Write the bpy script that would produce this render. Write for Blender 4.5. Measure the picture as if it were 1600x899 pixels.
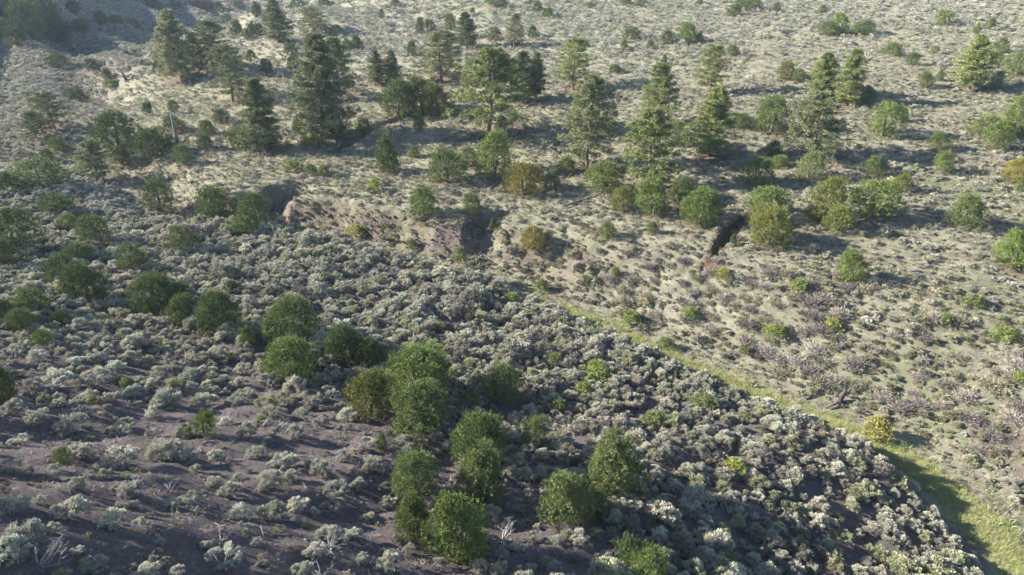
import bpy, math, random
import numpy as np
from mathutils import Vector

SC = bpy.context.scene
for o in list(bpy.data.objects):
    bpy.data.objects.remove(o, do_unlink=True)
COL = SC.collection

# ------------------------------------------------------------------ camera, sky, sun, exposure
CAMZ, PITCH, FPX = 24.0, math.radians(26.0), 1600 * 24 / 36.0
cam_d = bpy.data.cameras.new('camera'); cam_d.lens = 24; cam_d.sensor_width = 36
cam_d.clip_start = 0.5; cam_d.clip_end = 4000
cam = bpy.data.objects.new('camera', cam_d); COL.objects.link(cam)
cam.location = (0, 0, CAMZ); cam.rotation_euler = (math.radians(90) - PITCH, 0, 0)
SC.camera = cam

SUN_EL = math.radians(24.0)
sv = Vector((-0.985, 0.17, 0)).normalized()
TO_SUN = Vector((sv.x * math.cos(SUN_EL), sv.y * math.cos(SUN_EL), math.sin(SUN_EL)))
world = bpy.data.worlds.new('World'); SC.world = world; world.use_nodes = True
wn = world.node_tree.nodes; wl = world.node_tree.links
sky = wn.new('ShaderNodeTexSky'); sky.sky_type = 'NISHITA'; sky.sun_disc = False
sky.sun_elevation = SUN_EL; sky.sun_rotation = math.atan2(TO_SUN.x, TO_SUN.y) % (2 * math.pi)
sky.altitude = 2500; sky.air_density = 1.0; sky.dust_density = 1.2
wl.new(sky.outputs[0], wn['Background'].inputs[0]); wn['Background'].inputs[1].default_value = 0.083
sun_d = bpy.data.lights.new('sun', 'SUN'); sun_d.energy = 5.0; sun_d.angle = math.radians(0.5)
sun_d.color = (1.0, 0.945, 0.86)
sun = bpy.data.objects.new('sun', sun_d); COL.objects.link(sun)
sun.rotation_euler = TO_SUN.to_track_quat('Z', 'Y').to_euler()
SC.view_settings.view_transform = 'Standard'; SC.view_settings.look = 'None'
SC.view_settings.gamma = 1; SC.view_settings.use_curve_mapping = False
SC.view_settings.exposure = 2.08
SC.render.engine = 'CYCLES'
SC.cycles.max_bounces = 5; SC.cycles.diffuse_bounces = 3; SC.cycles.transmission_bounces = 3
SC.cycles.volume_bounces = 0; SC.cycles.use_denoising = True; SC.cycles.denoiser = 'OPENIMAGEDENOISE'; SC.cycles.denoising_prefilter = 'ACCURATE'
SC.cycles.use_adaptive_sampling = True; SC.cycles.adaptive_threshold = 0.02

RNG = np.random.default_rng(7)
CP, SP = math.cos(PITCH), math.sin(PITCH)

def proj(P):
    """world -> photo pixels (1600x899) and depth"""
    P = np.asarray(P, float)
    x, y, z = P[..., 0], P[..., 1], P[..., 2] - CAMZ
    dep = y * CP - z * SP
    up = y * SP + z * CP
    d = np.where(dep > 0.1, dep, 0.1)
    return 800 + FPX * x / d, 449.5 - FPX * up / d, dep

def ray(px, py):
    a = (px - 800) / FPX; b = -(py - 449.5) / FPX
    v = np.stack([a, CP + b * SP, -SP + b * CP], -1)
    return v / np.linalg.norm(v, axis=-1, keepdims=True)

def plane_hit(px, py, z):
    v = ray(np.float64(px), np.float64(py)); t = (z - CAMZ) / v[2]
    return v[0] * t, v[1] * t

# ------------------------------------------------------------------ terrain: height field through survey points
SURVEY = [
 (-300,1100,15.0),(400,1100,9.3),(900,1100,5.4),(1300,1100,2.2),(1700,1100,1.8),
 (0,899,12.0),(200,899,9.8),(400,899,7.4),(600,899,5.6),(800,899,4.6),(930,899,4.1),(1080,899,1.9),(1250,899,.2),(1400,880,-.4),(900,830,3.6),(1040,810,2.3),
 (0,750,9.4),(200,750,7.4),(400,750,5.3),(600,750,3.7),(800,750,2.2),(1000,750,1.9),(1150,740,1.9),(1290,735,1.5),
 (0,600,6.3),(200,600,4.4),(400,600,3.0),(600,600,1.7),(800,600,0.9),(1000,610,0.8),(1120,640,1.0),
 (0,500,3.8),(200,500,2.5),(400,500,1.4),(600,500,0.7),(800,500,0.3),
 (0,400,1.9),(200,400,1.0),(400,400,0.5),(600,410,0.2),
 (0,300,1.4),(150,310,0.7),(350,350,0.3),
 (0,200,2.2),(0,100,5.0),(0,45,9.0),(0,0,14.5),(100,0,12.5),(190,0,10),(180,45,4.5),
 (1720,900,1.6),(1640,780,0.9),(1600,690,1.2),(1600,600,1.8),(1600,450,3.0),(1600,300,5.4),(1600,200,7.8),(1600,100,11.5),(1600,0,17),
 (1450,680,0.5),(1400,580,1.4),(1400,450,2.9),(1400,300,5.0),(1400,200,7.3),(1400,100,11),(1400,0,16.5),
 (1200,560,0.9),(1200,450,2.4),(1200,300,4.4),(1200,200,6.7),(1200,100,10.2),(1200,0,16),
 (1000,470,0.9),(1000,400,2.0),(1000,300,3.4),(1000,200,5.6),(1000,100,9.3),(1000,0,15.5),
 (830,400,1.2),(800,300,2.6),(800,200,4.6),(800,100,8.3),(800,0,15),
 (600,325,1.5),(600,250,2.4),(600,150,5.0),(600,50,9.3),(600,0,14),
 (400,300,1.5),(400,200,3.2),(400,100,6.8),(400,30,10.3),
 (250,250,1.6),(250,150,3.5),(260,80,6.0),(250,0,8.5),(150,150,2.5),(110,60,5.5),
]
WORLD_PTS = [(0,300,30),(-200,560,52),(300,300,48),(0,700,95),(-420,420,40),(-600,900,95),(600,900,150),(600,100,40),(300,40,9),
             (-150,95,14),(-200,190,40),(-250,290,62),(-160,60,14),(-500,80,45),(0,-60,16),(-90,-20,30),(90,-30,6),(0,0,8.5),(-300,-60,60),(300,-60,14)]
_c = np.array([(*plane_hit(a, b, z), z) for a, b, z in SURVEY] + [tuple(map(float, p)) for p in WORLD_PTS])
_cx, _cz = _c[:, :2] / 50.0, _c[:, 2]
def _phi(r2):
    return 0.5 * r2 * np.log(r2 + 1e-9)
_n = len(_cx)
_K = _phi(((_cx[:, None] - _cx[None]) ** 2).sum(-1)) + 0.004 * np.eye(_n)
_P = np.hstack([np.ones((_n, 1)), _cx])
_S = np.linalg.solve(np.block([[_K, _P], [_P.T, np.zeros((3, 3))]]), np.concatenate([_cz, np.zeros(3)]))

_w = np.random.default_rng(3)
WAVES = []
for lam, amp in ((26, .16), (14, .10), (8, .08), (4.5, .07), (2.6, .05), (1.5, .035), (0.9, .025)):
    for _ in range(5):
        a = _w.uniform(0, math.pi * 2); l = lam * _w.uniform(.75, 1.3)
        WAVES.append((math.cos(a) * 2 * math.pi / l, math.sin(a) * 2 * math.pi / l, _w.uniform(0, 6.28), amp))
def bumps(x, y):
    z = 0
    for kx, ky, ph, am in WAVES:
        z = z + am * np.sin(kx * x + ky * y + ph + 1.3 * np.sin(ky * .37 * x - kx * .37 * y + ph))
    return z * .6

# gullies: centre line (photo column, photo row, floor height), half width of the floor, reach of the bank on its left and right hand, depth
def line3(pts):
    return np.array([(*plane_hit(a, b, z), z) for a, b, z in pts])
MAIN = line3([(1690,1010,-.6),(1590,880,-.6),(1510,790,-.8),(1400,712,-1.0),(1300,665,-1.1),(1200,626,-1.2),(1050,562,-1.3),(950,513,-1.4),
              (850,474,-1.5),(775,437,-1.6),(700,420,-1.6),(620,396,-1.6),(540,376,-1.6),(470,362,-1.5),(400,352,-1.4),(330,348,-1.1),
              (270,340,-.9),(215,302,-.6),(150,270,-.1),(60,262,0.5),(-80,258,1.1)])
SIDES = [  # (points, half floor, bank reach, drop)
 (line3([(768,432,-1.5),(750,402,-1.2),(752,378,-.3),(774,352,.9),(800,332,2.0)]), .45, 1.5),
 (line3([(430,356,-1.4),(441,338,-1.1),(452,318,.2),(470,305,1.6)]), 1.3, 1.5),
 (line3([(1108,424,1.5),(1128,398,1.75),(1146,372,2.15),(1160,355,2.6),(1172,335,3.7)]), .05, .42),
 (line3([(525,250,1.5),(560,233,1.5),(600,216,1.75),(640,199,2.6),(675,187,3.4),(705,178,4.6)]), .35, 1.0),
 (line3([(600,385,-1.3),(585,362,-.3),(575,345,1.2)]), .3, 1.6),
 (line3([(1345,640,.0),(1370,610,.7),(1390,590,1.5)]), .5, 1.5),
]
def near_line(x, y, L):
    """distance to the polyline, side (+1 = far side), floor height, parameter"""
    best = np.full(x.shape, 1e9); side = np.zeros(x.shape); zf = np.zeros(x.shape); par = np.zeros(x.shape)
    for i in range(len(L) - 1):
        a, b = L[i], L[i + 1]; ab = b[:2] - a[:2]; l2 = (ab ** 2).sum()
        t = np.clip(((x - a[0]) * ab[0] + (y - a[1]) * ab[1]) / l2, 0, 1)
        dx, dy = x - a[0] - t * ab[0], y - a[1] - t * ab[1]
        d = np.hypot(dx, dy); m = d < best
        s = np.sign(ab[0] * (y - a[1]) - ab[1] * (x - a[0]))
        best = np.where(m, d, best); side = np.where(m, s, side)
        zf = np.where(m, a[2] + t * (b[2] - a[2]), zf); par = np.where(m, i + t, par)
    return best, side, zf, par
def sst(a, b, v):
    t = np.clip((v - a) / (b - a), 0, 1); return t * t * (3 - 2 * t)

def height(x, y):
    x = np.asarray(x, float); y = np.asarray(y, float); sh = x.shape
    x = x.ravel(); y = y.ravel(); z = np.empty_like(x)
    for i in range(0, len(x), 60000):
        q = np.stack([x[i:i + 60000], y[i:i + 60000]], -1) / 50.0
        r2 = ((q[:, None] - _cx[None]) ** 2).sum(-1)
        z[i:i + 60000] = _phi(r2) @ _S[:_n] + _S[_n] + q @ _S[_n + 1:]
    d, s, zf, par = near_line(x, y, MAIN)
    z = z + bumps(x, y) * sst(700, 150, y) * (1 - .5 * sst(0, 6, d) * (s < 0)) * .9
    fold = sst(-20, -70, x) * sst(85, 130, y)
    z = z + fold * (1.5 * np.sin(x * .16 + y * .24) + .8 * np.sin(x * .37 + y * .21 + 1.2 * np.sin(y * .05)))
    wob = 0.5 * np.sin(x * .43 + y * .3) + .35 * np.sin(y * .9 - x * .37 + 1) + .12 * np.sin(x * 1.9 + 2 + np.sin(y * 1.7)) + .10 * np.sin(y * 3.1 + x * 1.3)
    d, s, zf, par = near_line(x, y, MAIN)
    # MAIN runs from lower right to upper left: its far (uphill) side lies on its right hand (side < 0)
    far = s < 0
    floor_w = np.interp(par, [0, 3, 8, 9, 12, 15, 17, 20], [1.6, 1.2, .8, .9, .8, 1.0, 1.2, 1.5])
    reach_far = np.interp(par, [0, 4, 7, 9, 10, 14, 15.5, 17, 20], [12, 11, 10, 5, 2.9, 2.5, 3.5, 6, 10])
    reach_near = np.interp(par, [0, 4, 7, 9, 14, 17, 20], [2.6, 2.8, 3.4, 3.2, 3, 5, 9])
    rc = np.where(far, reach_far, reach_near)
    dd = d + wob * np.where(far, .8, .35)
    m = 1 - sst(0, 1, (dd - floor_w) / rc)
    z = np.where(z > zf, z * (1 - m) + zf * m, z)
    face = 4 * m * (1 - m) * far * sst(7, 9, par) * sst(17, 15, par)
    z = z + face * (.12 * np.sin(x * 2.3 + np.sin(y * 3.1)) + .08 * np.sin(x * 5.1 + y * 4.2) + .08 * np.sin(y * 6.3 - x * 3.7) + .12 * np.sin(y * 3 + x * 1.5))
    for L, fw, rc in SIDES:
        d, s, zf, par = near_line(x, y, L)
        m = 1 - sst(0, 1, (d + wob * .3 - fw) / rc)
        m = m * sst(1.0 + .0, .75, par / (len(L) - 1))
        z = np.where(z > zf, z * (1 - m) + zf * m, z)
    return z.reshape(sh)

def at(px, py, dmax=700):
    """where the line of sight through a photo pixel meets the terrain"""
    px = np.atleast_1d(np.float64(px)); py = np.atleast_1d(np.float64(py))
    v = ray(px, py)
    ts = np.concatenate([np.arange(12, 100, .5), np.geomspace(100, dmax, 160)])
    P = v[:, None, :] * ts[None, :, None]; P[..., 2] += CAMZ
    g = P[..., 2] - height(P[..., 0], P[..., 1])
    hit = g < 0
    k = np.where(hit.any(1), hit.argmax(1), len(ts) - 1); k = np.maximum(k, 1)
    i = np.arange(len(px)); g0, g1 = g[i, k - 1], g[i, k]
    f = np.clip(g0 / (g0 - g1 + 1e-9), 0, 1); t = ts[k - 1] + f * (ts[k] - ts[k - 1])
    Q = v * t[:, None]; Q[:, 2] = height(Q[:, 0], Q[:, 1])
    return Q

def patch0(x, y):
    return np.sin(x * .8 + y * .5) * .5 + np.sin(y * 1.1 - x * .4 + 2) * .4 + np.sin(x * 2.1 + 1) * .2
def inside(px, py, poly):
    poly = np.array(poly, float); r = np.zeros(px.shape, bool); j = len(poly) - 1
    for i in range(len(poly)):
        xi, yi = poly[i]; xj, yj = poly[j]
        c = ((yi > py) != (yj > py)) & (px < (xj - xi) * (py - yi) / (yj - yi + 1e-12) + xi)
        r ^= c; j = i
    return r
def soft(px, py, poly, edge):
    """1 inside, 0 outside, blended over `edge` photo pixels"""
    poly = np.array(poly, float); d = np.full(px.shape, 1e9)
    for i in range(len(poly)):
        a, b = poly[i - 1], poly[i]; ab = b - a
        t = np.clip(((px - a[0]) * ab[0] + (py - a[1]) * ab[1]) / (ab @ ab), 0, 1)
        d = np.minimum(d, np.hypot(px - a[0] - t * ab[0], py - a[1] - t * ab[1]))
    d = np.where(inside(px, py, poly), d, -d)
    return sst(-edge, edge, d)

Z_BARE = [(-900,530),(0,505),(150,500),(330,530),(420,560),(540,600),(650,680),(710,700),(800,740),(850,790),(930,870),(1000,980),(900,1600),(-900,1600)]
Z_NEAR = [(-900,268),(60,268),(150,275),(215,305),(270,345),(400,356),(540,378),(620,398),(700,422),(775,440),(850,478),(950,518),(1050,566),(1200,630),(1300,670),(1400,716),(1500,795),(1590,890),(1700,1050),(1700,1700),(-900,1700)]
Z_KNOLL = [(140,210),(190,140),(270,95),(330,95),(430,75),(560,85),(700,110),(800,130),(900,165),(1100,230),(1060,300),(960,330),(840,330),(730,320),(640,300),(480,310),(330,290),(230,262),(160,255)]
Z_UPLEFT = [(-900,-200),(470,-200),(440,10),(380,20),(300,45),(220,95),(150,160),(80,230),(0,262),(-900,262)]
Z_BANK = [(760,430),(820,385),(900,345),(1000,375),(1130,400),(1300,420),(1450,430),(1560,470),(1800,520),(1800,900),(1590,870),(1500,785),(1400,705),(1300,660),(1200,620),(1050,556),(950,508),(850,470)]
Z_TWIG = [(900,420),(1000,420),(1100,400),(1210,410),(1330,450),(1300,540),(1180,560),(1080,520),(960,470)]
Z_CUT = [(400,315),(470,308),(560,330),(640,335),(720,345),(790,335),(800,360),(775,430),(730,432),(640,412),(560,385),(440,358)]
Z_PINK = [(1500,650),(1620,640),(1620,760),(1560,740)]
Z_DUST = [(780,440),(830,452),(900,480),(900,500),(840,486)]
Z_DUST2 = [(235,325),(300,330),(330,345),(300,352),(250,345)]

# ------------------------------------------------------------------ materials
def mat(name):
    m = bpy.data.materials.new(name); m.use_nodes = True
    nt = m.node_tree; nt.nodes.clear(); out = nt.nodes.new('ShaderNodeOutputMaterial')
    return m, nt.nodes, nt.links, out
def principled(n, rough=.85, spec=.15):
    b = n.new('ShaderNodeBsdfPrincipled'); b.inputs['Roughness'].default_value = rough
    b.inputs['Specular IOR Level'].default_value = spec; return b
def mixc(n, l, a, b, fac, mode='MIX'):
    m = n.new('ShaderNodeMix'); m.data_type = 'RGBA'; m.blend_type = mode
    for s, v in ((0, fac), (6, a), (7, b)):
        if hasattr(v, 'links') or hasattr(v, 'is_linked'): l.new(v, m.inputs[s])
        else: m.inputs[s].default_value = v if s == 0 else (*v, 1)
    return m.outputs[2]
def noise(n, l, scale, detail=4, rough=.6, vec=None, space='Object'):
    t = n.new('ShaderNodeTexNoise'); t.inputs['Scale'].default_value = scale
    t.inputs['Detail'].default_value = detail; t.inputs['Roughness'].default_value = rough
    if vec is None:
        c = n.new('ShaderNodeTexCoord'); vec = c.outputs[space]
    l.new(vec, t.inputs['Vector']); return t.outputs['Fac']
def ramp(n, l, fac, a, b):
    r = n.new('ShaderNodeMapRange'); r.inputs[1].default_value = a; r.inputs[2].default_value = b
    l.new(fac, r.inputs[0]); return r.outputs[0]

def foliage_mat(name, tip, base, var=.35, transl=.25, alt=None):
    """leaf colour = tint of the plant x a little variation between leaves"""
    m, n, l, out = mat(name)
    at_ = n.new('ShaderNodeAttribute'); at_.attribute_type = 'INSTANCER'; at_.attribute_name = 'tint'
    g = n.new('ShaderNodeNewGeometry')
    c = mixc(n, l, base, tip, g.outputs['Random Per Island'])
    if alt:
        c = mixc(n, l, c, alt, ramp(n, l, noise(n, l, 3.0, 3), .52, .7))
    tc = at_.outputs['Color']
    if alt: tc = mixc(n, l, tc, (.95, 1.0, .85), ramp(n, l, noise(n, l, 2.6, 4), .46, .66))
    c = mixc(n, l, c, tc, 1.0, 'MULTIPLY')
    d = principled(n, .75, .2); l.new(c, d.inputs['Base Color'])
    t = n.new('ShaderNodeBsdfTranslucent'); l.new(c, t.inputs['Color'])
    mx = n.new('ShaderNodeMixShader'); mx.inputs[0].default_value = transl
    l.new(d.outputs[0], mx.inputs[1]); l.new(t.outputs[0], mx.inputs[2]); l.new(mx.outputs[0], out.inputs[0])
    return m
M_SAGE = foliage_mat('sage_leaves', (.55, .54, .44), (.25, .25, .20), transl=.15)
M_JUN = foliage_mat('juniper_foliage', (.19, .23, .078), (.06, .085, .029), transl=.07, alt=(.13, .14, .045))
M_PINE = foliage_mat('pine_needles', (.25, .265, .125), (.10, .12, .055), transl=.15)
M_BUSH = foliage_mat('bush_leaves', (.24, .27, .10), (.13, .16, .06), transl=.3)
M_GRASS = foliage_mat('grass_blades', (.50, .465, .33), (.32, .30, .20), transl=.3)
M_TWIG = foliage_mat('bare_twigs', (.30, .265, .245), (.15, .13, .12), transl=.0)
def bark_mat(name, a, b, sc=14):
    m, n, l, out = mat(name); d = principled(n, .9, .1)
    c = mixc(n, l, a, b, noise(n, l, sc, 5, .7)); l.new(c, d.inputs['Base Color'])
    l.new(d.outputs[0], out.inputs[0]); return m
M_BARK = bark_mat('juniper_bark', (.10, .075, .06), (.24, .19, .155))
M_PBARK = bark_mat('pine_bark', (.085, .06, .05), (.23, .16, .125))
M_WOOD = bark_mat('weathered_wood', (.20, .185, .17), (.38, .355, .33), 8)
M_DARKWOOD = bark_mat('charred_wood', (.05, .04, .04), (.16, .13, .12), 5)
M_STONE = bark_mat('stone', (.12, .10, .098), (.27, .23, .22), 6)
M_SNAG = bark_mat('dead_bark', (.11, .10, .095), (.25, .23, .22), 6)

def ground_mat():
    m, n, l, out = mat('ground'); d = principled(n, .95, .05)
    def A(nm):
        a = n.new('ShaderNodeAttribute'); a.attribute_name = nm; return a
    z1 = A('zone'); z2 = A('zone2')
    s1 = n.new('ShaderNodeSeparateColor'); l.new(z1.outputs['Color'], s1.inputs[0])
    s2 = n.new('ShaderNodeSeparateColor'); l.new(z2.outputs['Color'], s2.inputs[0])
    c_ = n.new('ShaderNodeTexCoord'); P = c_.outputs['Object']
    n_s = noise(n, l, 7, 6, .75, P); n_m = noise(n, l, .9, 5, .65, P); n_l = noise(n, l, .13, 4, .6, P); n_f = noise(n, l, 28, 4, .8, P)
    # straw and grey-brown litter of the slopes
    straw = mixc(n, l, (.23, .22, .155), (.43, .405, .30), ramp(n, l, n_s, .3, .7))
    litter = mixc(n, l, (.125, .115, .085), (.29, .27, .205), ramp(n, l, n_s, .3, .7))
    c = mixc(n, l, litter, straw, ramp(n, l, n_m, .38, .57))
    c = mixc(n, l, c, (.20, .22, .11), ramp(n, l, n_l, .52, .75))
    ye = mixc(n, l, (.20, .19, .13), (.41, .385, .265), ramp(n, l, n_s, .3, .7))
    c = mixc(n, l, c, ye, s1.outputs[2])                       # knoll: yellow grass
    soil = mixc(n, l, (.105, .086, .088), (.235, .195, .19), ramp(n, l, n_s, .3, .7))
    soil = mixc(n, l, soil, (.30, .25, .235), ramp(n, l, n_f, .60, .74))
    soil = mixc(n, l, soil, (.15, .14, .085), ramp(n, l, n_m, .55, .75))
    c = mixc(n, l, c, soil, s1.outputs[0])                     # near side: purple brown soil
    pink = mixc(n, l, (.125, .095, .085), (.28, .21, .185), ramp(n, l, n_m, .35, .65))
    pink = mixc(n, l, pink, (.11, .085, .08), ramp(n, l, n_s, .50, .66))
    pink = mixc(n, l, pink, (.24, .225, .14), ramp(n, l, noise(n, l, .8, 4, .7, P), .50, .58))
    pink = mixc(n, l, pink, (.075, .055, .05), ramp(n, l, noise(n, l, 1.7, 5, .75, P), .54, .60))
    c = mixc(n, l, c, pink, s2.outputs[0])                     # cut banks
    gr = mixc(n, l, (.17, .20, .075), (.32, .34, .15), ramp(n, l, n_s, .3, .7))
    gr = mixc(n, l, gr, (.40, .37, .22), ramp(n, l, n_m, .44, .60))
    c = mixc(n, l, c, gr, s1.outputs[1])                       # green bottom
    needle_shade = mixc(n, l, (.12, .08, .06), (.22, .155, .115), n_s)
    c = mixc(n, l, c, needle_shade, s2.outputs[1])                   # needle litter, and painted shade in two small gullies
    l.new(c, d.inputs['Base Color'])
    b = n.new('ShaderNodeBump'); b.inputs['Strength'].default_value = .9; b.inputs['Distance'].default_value = .2
    mm = n.new('ShaderNodeMath'); mm.operation = 'ADD'; l.new(n_s, mm.inputs[0]); l.new(n_f, mm.inputs[1])
    l.new(mm.outputs[0], b.inputs['Height']); l.new(b.outputs[0], d.inputs['Normal'])
    l.new(d.outputs[0], out.inputs[0]); return m
M_GROUND = ground_mat()

# ------------------------------------------------------------------ mesh helpers
def mesh(name, V, F, mats, smooth=False):
    """F: array of faces with the same number of corners, or a list of such arrays"""
    V = np.asarray(V, np.float32); Fs = F if isinstance(F, list) else [F]
    Fs = [np.asarray(f, np.int32) for f in Fs if len(f)]
    me = bpy.data.meshes.new(name); me.vertices.add(len(V)); me.vertices.foreach_set('co', V.ravel())
    loops = np.concatenate([f.ravel() for f in Fs]); cnt = np.concatenate([np.full(len(f), f.shape[1]) for f in Fs])
    me.loops.add(len(loops)); me.loops.foreach_set('vertex_index', loops)
    me.polygons.add(len(cnt)); st = np.concatenate([[0], np.cumsum(cnt)[:-1]]).astype(np.int32)
    me.polygons.foreach_set('loop_start', st); me.polygons.foreach_set('loop_total', cnt.astype(np.int32))
    me.update(calc_edges=True); me.materials.append(mats)
    if smooth: me.polygons.foreach_set('use_smooth', np.ones(len(cnt), bool))
    return me
def unit(v): return v / (np.linalg.norm(v, axis=-1, keepdims=True) + 1e-9)
def blades(P, D, L, W, rng, fat=.45):
    """thin four-cornered leaves starting at P along D"""
    N = len(P); D = unit(D); R = unit(np.cross(D, unit(rng.normal(size=(N, 3)))))
    L = np.broadcast_to(L, N)[:, None]; W = np.broadcast_to(W, N)[:, None]
    a = P; b = P + D * L * fat + R * W * .5; c = P + D * L; d = P + D * L * fat - R * W * .5
    V = np.stack([a, b, c, d], 1).reshape(-1, 3); F = np.arange(4 * N).reshape(N, 4)
    return V, F
def tube(path, rad, sides=5):
    path = np.array(path, float); n = len(path); T = unit(np.gradient(path, axis=0))
    up = np.array([0, 0, 1.]) if abs(T[0, 2]) < .9 else np.array([1., 0, 0])
    A = unit(np.cross(T, up)); B = np.cross(T, A); th = np.linspace(0, 2 * math.pi, sides, endpoint=False)
    V = path[:, None] + (A[:, None] * np.cos(th)[None, :, None] + B[:, None] * np.sin(th)[None, :, None]) * np.array(rad)[:, None, None]
    V = V.reshape(-1, 3); F = []
    for i in range(n - 1):
        for j in range(sides):
            k = (j + 1) % sides; F.append((i * sides + j, i * sides + k, (i + 1) * sides + k, (i + 1) * sides + j))
    V = np.vstack([V, path[-1:]]); tip = len(V) - 1
    T3 = [((n - 1) * sides + j, (n - 1) * sides + (j + 1) % sides, tip) for j in range(sides)]
    return V, np.array(F), np.array(T3)
def join(parts):
    Vs, Q, T, o = [], [], [], 0
    for V, F, T3 in parts:
        Vs.append(V); Q.append(F + o)
        if T3 is not None and len(T3): T.append(T3 + o)
        o += len(V)
    return np.vstack(Vs), [np.vstack(Q)] + ([np.vstack(T)] if T else [])

# ------------------------------------------------------------------ objects
def link(name, me, parent=None, **props):
    o = bpy.data.objects.new(name, me); COL.objects.link(o)
    if parent: o.parent = parent
    for k, v in props.items(): o[k] = v
    return o

# ground sheet
def axis(segs):
    out = []
    for a, b, s in segs: out.append(np.arange(a, b, s))
    return np.concatenate(out + [[segs[-1][1]]])
gx = axis([(-900,-300,25),(-300,-120,3),(-120,-45,.8),(-45,48,.32),(48,120,.7),(120,300,4),(300,900,25)])
gy = axis([(-120,0,6),(0,12,1),(12,80,.32),(80,125,.5),(125,200,1.2),(200,420,3),(420,1000,20)])
GX, GY = np.meshgrid(gx, gy); GZ = height(GX, GY)
V = np.stack([GX, GY, GZ], -1).reshape(-1, 3)
nx, ny = len(gx), len(gy); I = np.arange(nx * ny).reshape(ny, nx)
F = np.stack([I[:-1, :-1], I[:-1, 1:], I[1:, 1:], I[1:, :-1]], -1).reshape(-1, 4)
gme = mesh('ground', V, F, M_GROUND, True)
ppx, ppy, pd = proj(V); ok = pd > 2
jx = bumps(V[:, 0] * 1.7, V[:, 1] * 1.7) * 60
wpx, wpy = ppx + jx, ppy + jx * .6
bare = soft(wpx, wpy, Z_NEAR, 14)
bare[~ok] = 1
knoll = soft(wpx, wpy, Z_KNOLL, 25) * ok
dM, sM, zM, pM = near_line(V[:, 0], V[:, 1], MAIN)
wn_ = np.sin(V[:, 0] * .9 + 1) * .5 + np.sin(V[:, 1] * 1.3 + V[:, 0] * .6) * .5
green = sst(1.0, 0.0, (dM - np.interp(pM, [0, 2, 4, 6, 8], [.45, .4, .4, .35, .2]) - wn_ * .8) / 1.3) * np.interp(pM, [0, 7, 7.8, 8.6], [1, 1, .6, 0])
gsl = np.hypot(np.gradient(GZ, gx, axis=1), np.gradient(GZ, gy, axis=0)).ravel()
Z_FACES = [(800,395),(850,360),(900,385),(960,420),(950,470),(880,460),(820,430)]
cut = np.maximum(sst(.22, .48, gsl), .55) * np.maximum(soft(wpx, wpy, Z_CUT, 10), soft(wpx, wpy, Z_FACES, 12) * .8)
cut = np.maximum(cut, sst(.75, 1.1, gsl) * (V[:, 1] < 130) * (V[:, 1] > 30) * (sM < 0) * (dM < 16) * .7)
cut = cut * (.55 + .45 * sst(-.4, .5, patch0(V[:, 0], V[:, 1])))
cut = np.maximum(cut, soft(wpx, wpy, Z_PINK, 14) * .8)
for zz in (Z_DUST, Z_DUST2): cut = np.maximum(cut, soft(wpx, wpy, zz, 10) * .9)
near_soil = np.maximum(bare, soft(wpx, wpy, Z_UPLEFT, 25) * ok * .7) * (1 - green)
zc = np.ones((len(V), 4), np.float32); zc[:, 0] = near_soil; zc[:, 1] = green; zc[:, 2] = knoll
LITTER_SHADE = np.zeros(len(V))
GROUND_DATA = (zc, cut)

# ------------------------------------------------------------------ plant models (every copy shares these meshes)
def sage_model(seed, lobes, per, bl, bw):
    """branches that end in separate upright leafy heads, with dark gaps between them"""
    r = np.random.default_rng(seed); P = []; D = []; st = []
    ex = r.uniform(.75, 1.0); ea = r.uniform(0, 6.28); off = r.normal(size=2) * .08
    for k in range(lobes):
        a = r.uniform(0, 6.283); q = math.sqrt(r.uniform(0, 1)) * .44
        x_, y_ = math.cos(a) * q, math.sin(a) * q * ex
        hgt = (.36 - .30 * (q / .5) ** 2) * r.uniform(.6, 1.25) + .05 + .06 * math.sin(3 * a + seed)
        c = np.array([x_ + off[0] * (1 - q), y_ + off[1] * (1 - q), max(.05, hgt)]); R = r.uniform(.065, .13) * (1.25 - q)
        d = unit(r.normal(size=(per, 3)) + np.array([0, 0, .55])); d[:, 2] = np.where(d[:, 2] < -.2, -d[:, 2], d[:, 2])
        rad = R * r.uniform(.3, 1.0, (per, 1)) * (1, 1, 1.25)
        P.append(c + d * rad); D.append(d * .6 + np.array([x_, y_, .75]) + r.normal(size=(per, 3)) * .22)
        if k % 2 == 0:
            mid = c * .5 + np.array([0, 0, -.03]) + r.normal(size=3) * .03
            st.append(tube([(r.normal() * .02, r.normal() * .02, -.06), mid, c], [.015, .010, .004], 4))
    P = np.vstack(P); D = np.vstack(D); s = r.uniform(.7, 1.3, len(P))
    V, F = blades(P, D, bl * s, bw * s, r)
    for _ in range(4):
        a = r.uniform(0, 6.283); e = np.array([math.cos(a) * .52, math.sin(a) * .52, r.uniform(.05, .3)])
        st.append(tube([(0, 0, 0), e * .5 + (0, 0, .06), e], [.010, .007, .002], 3))
    return (V, F), join(st)
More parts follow.
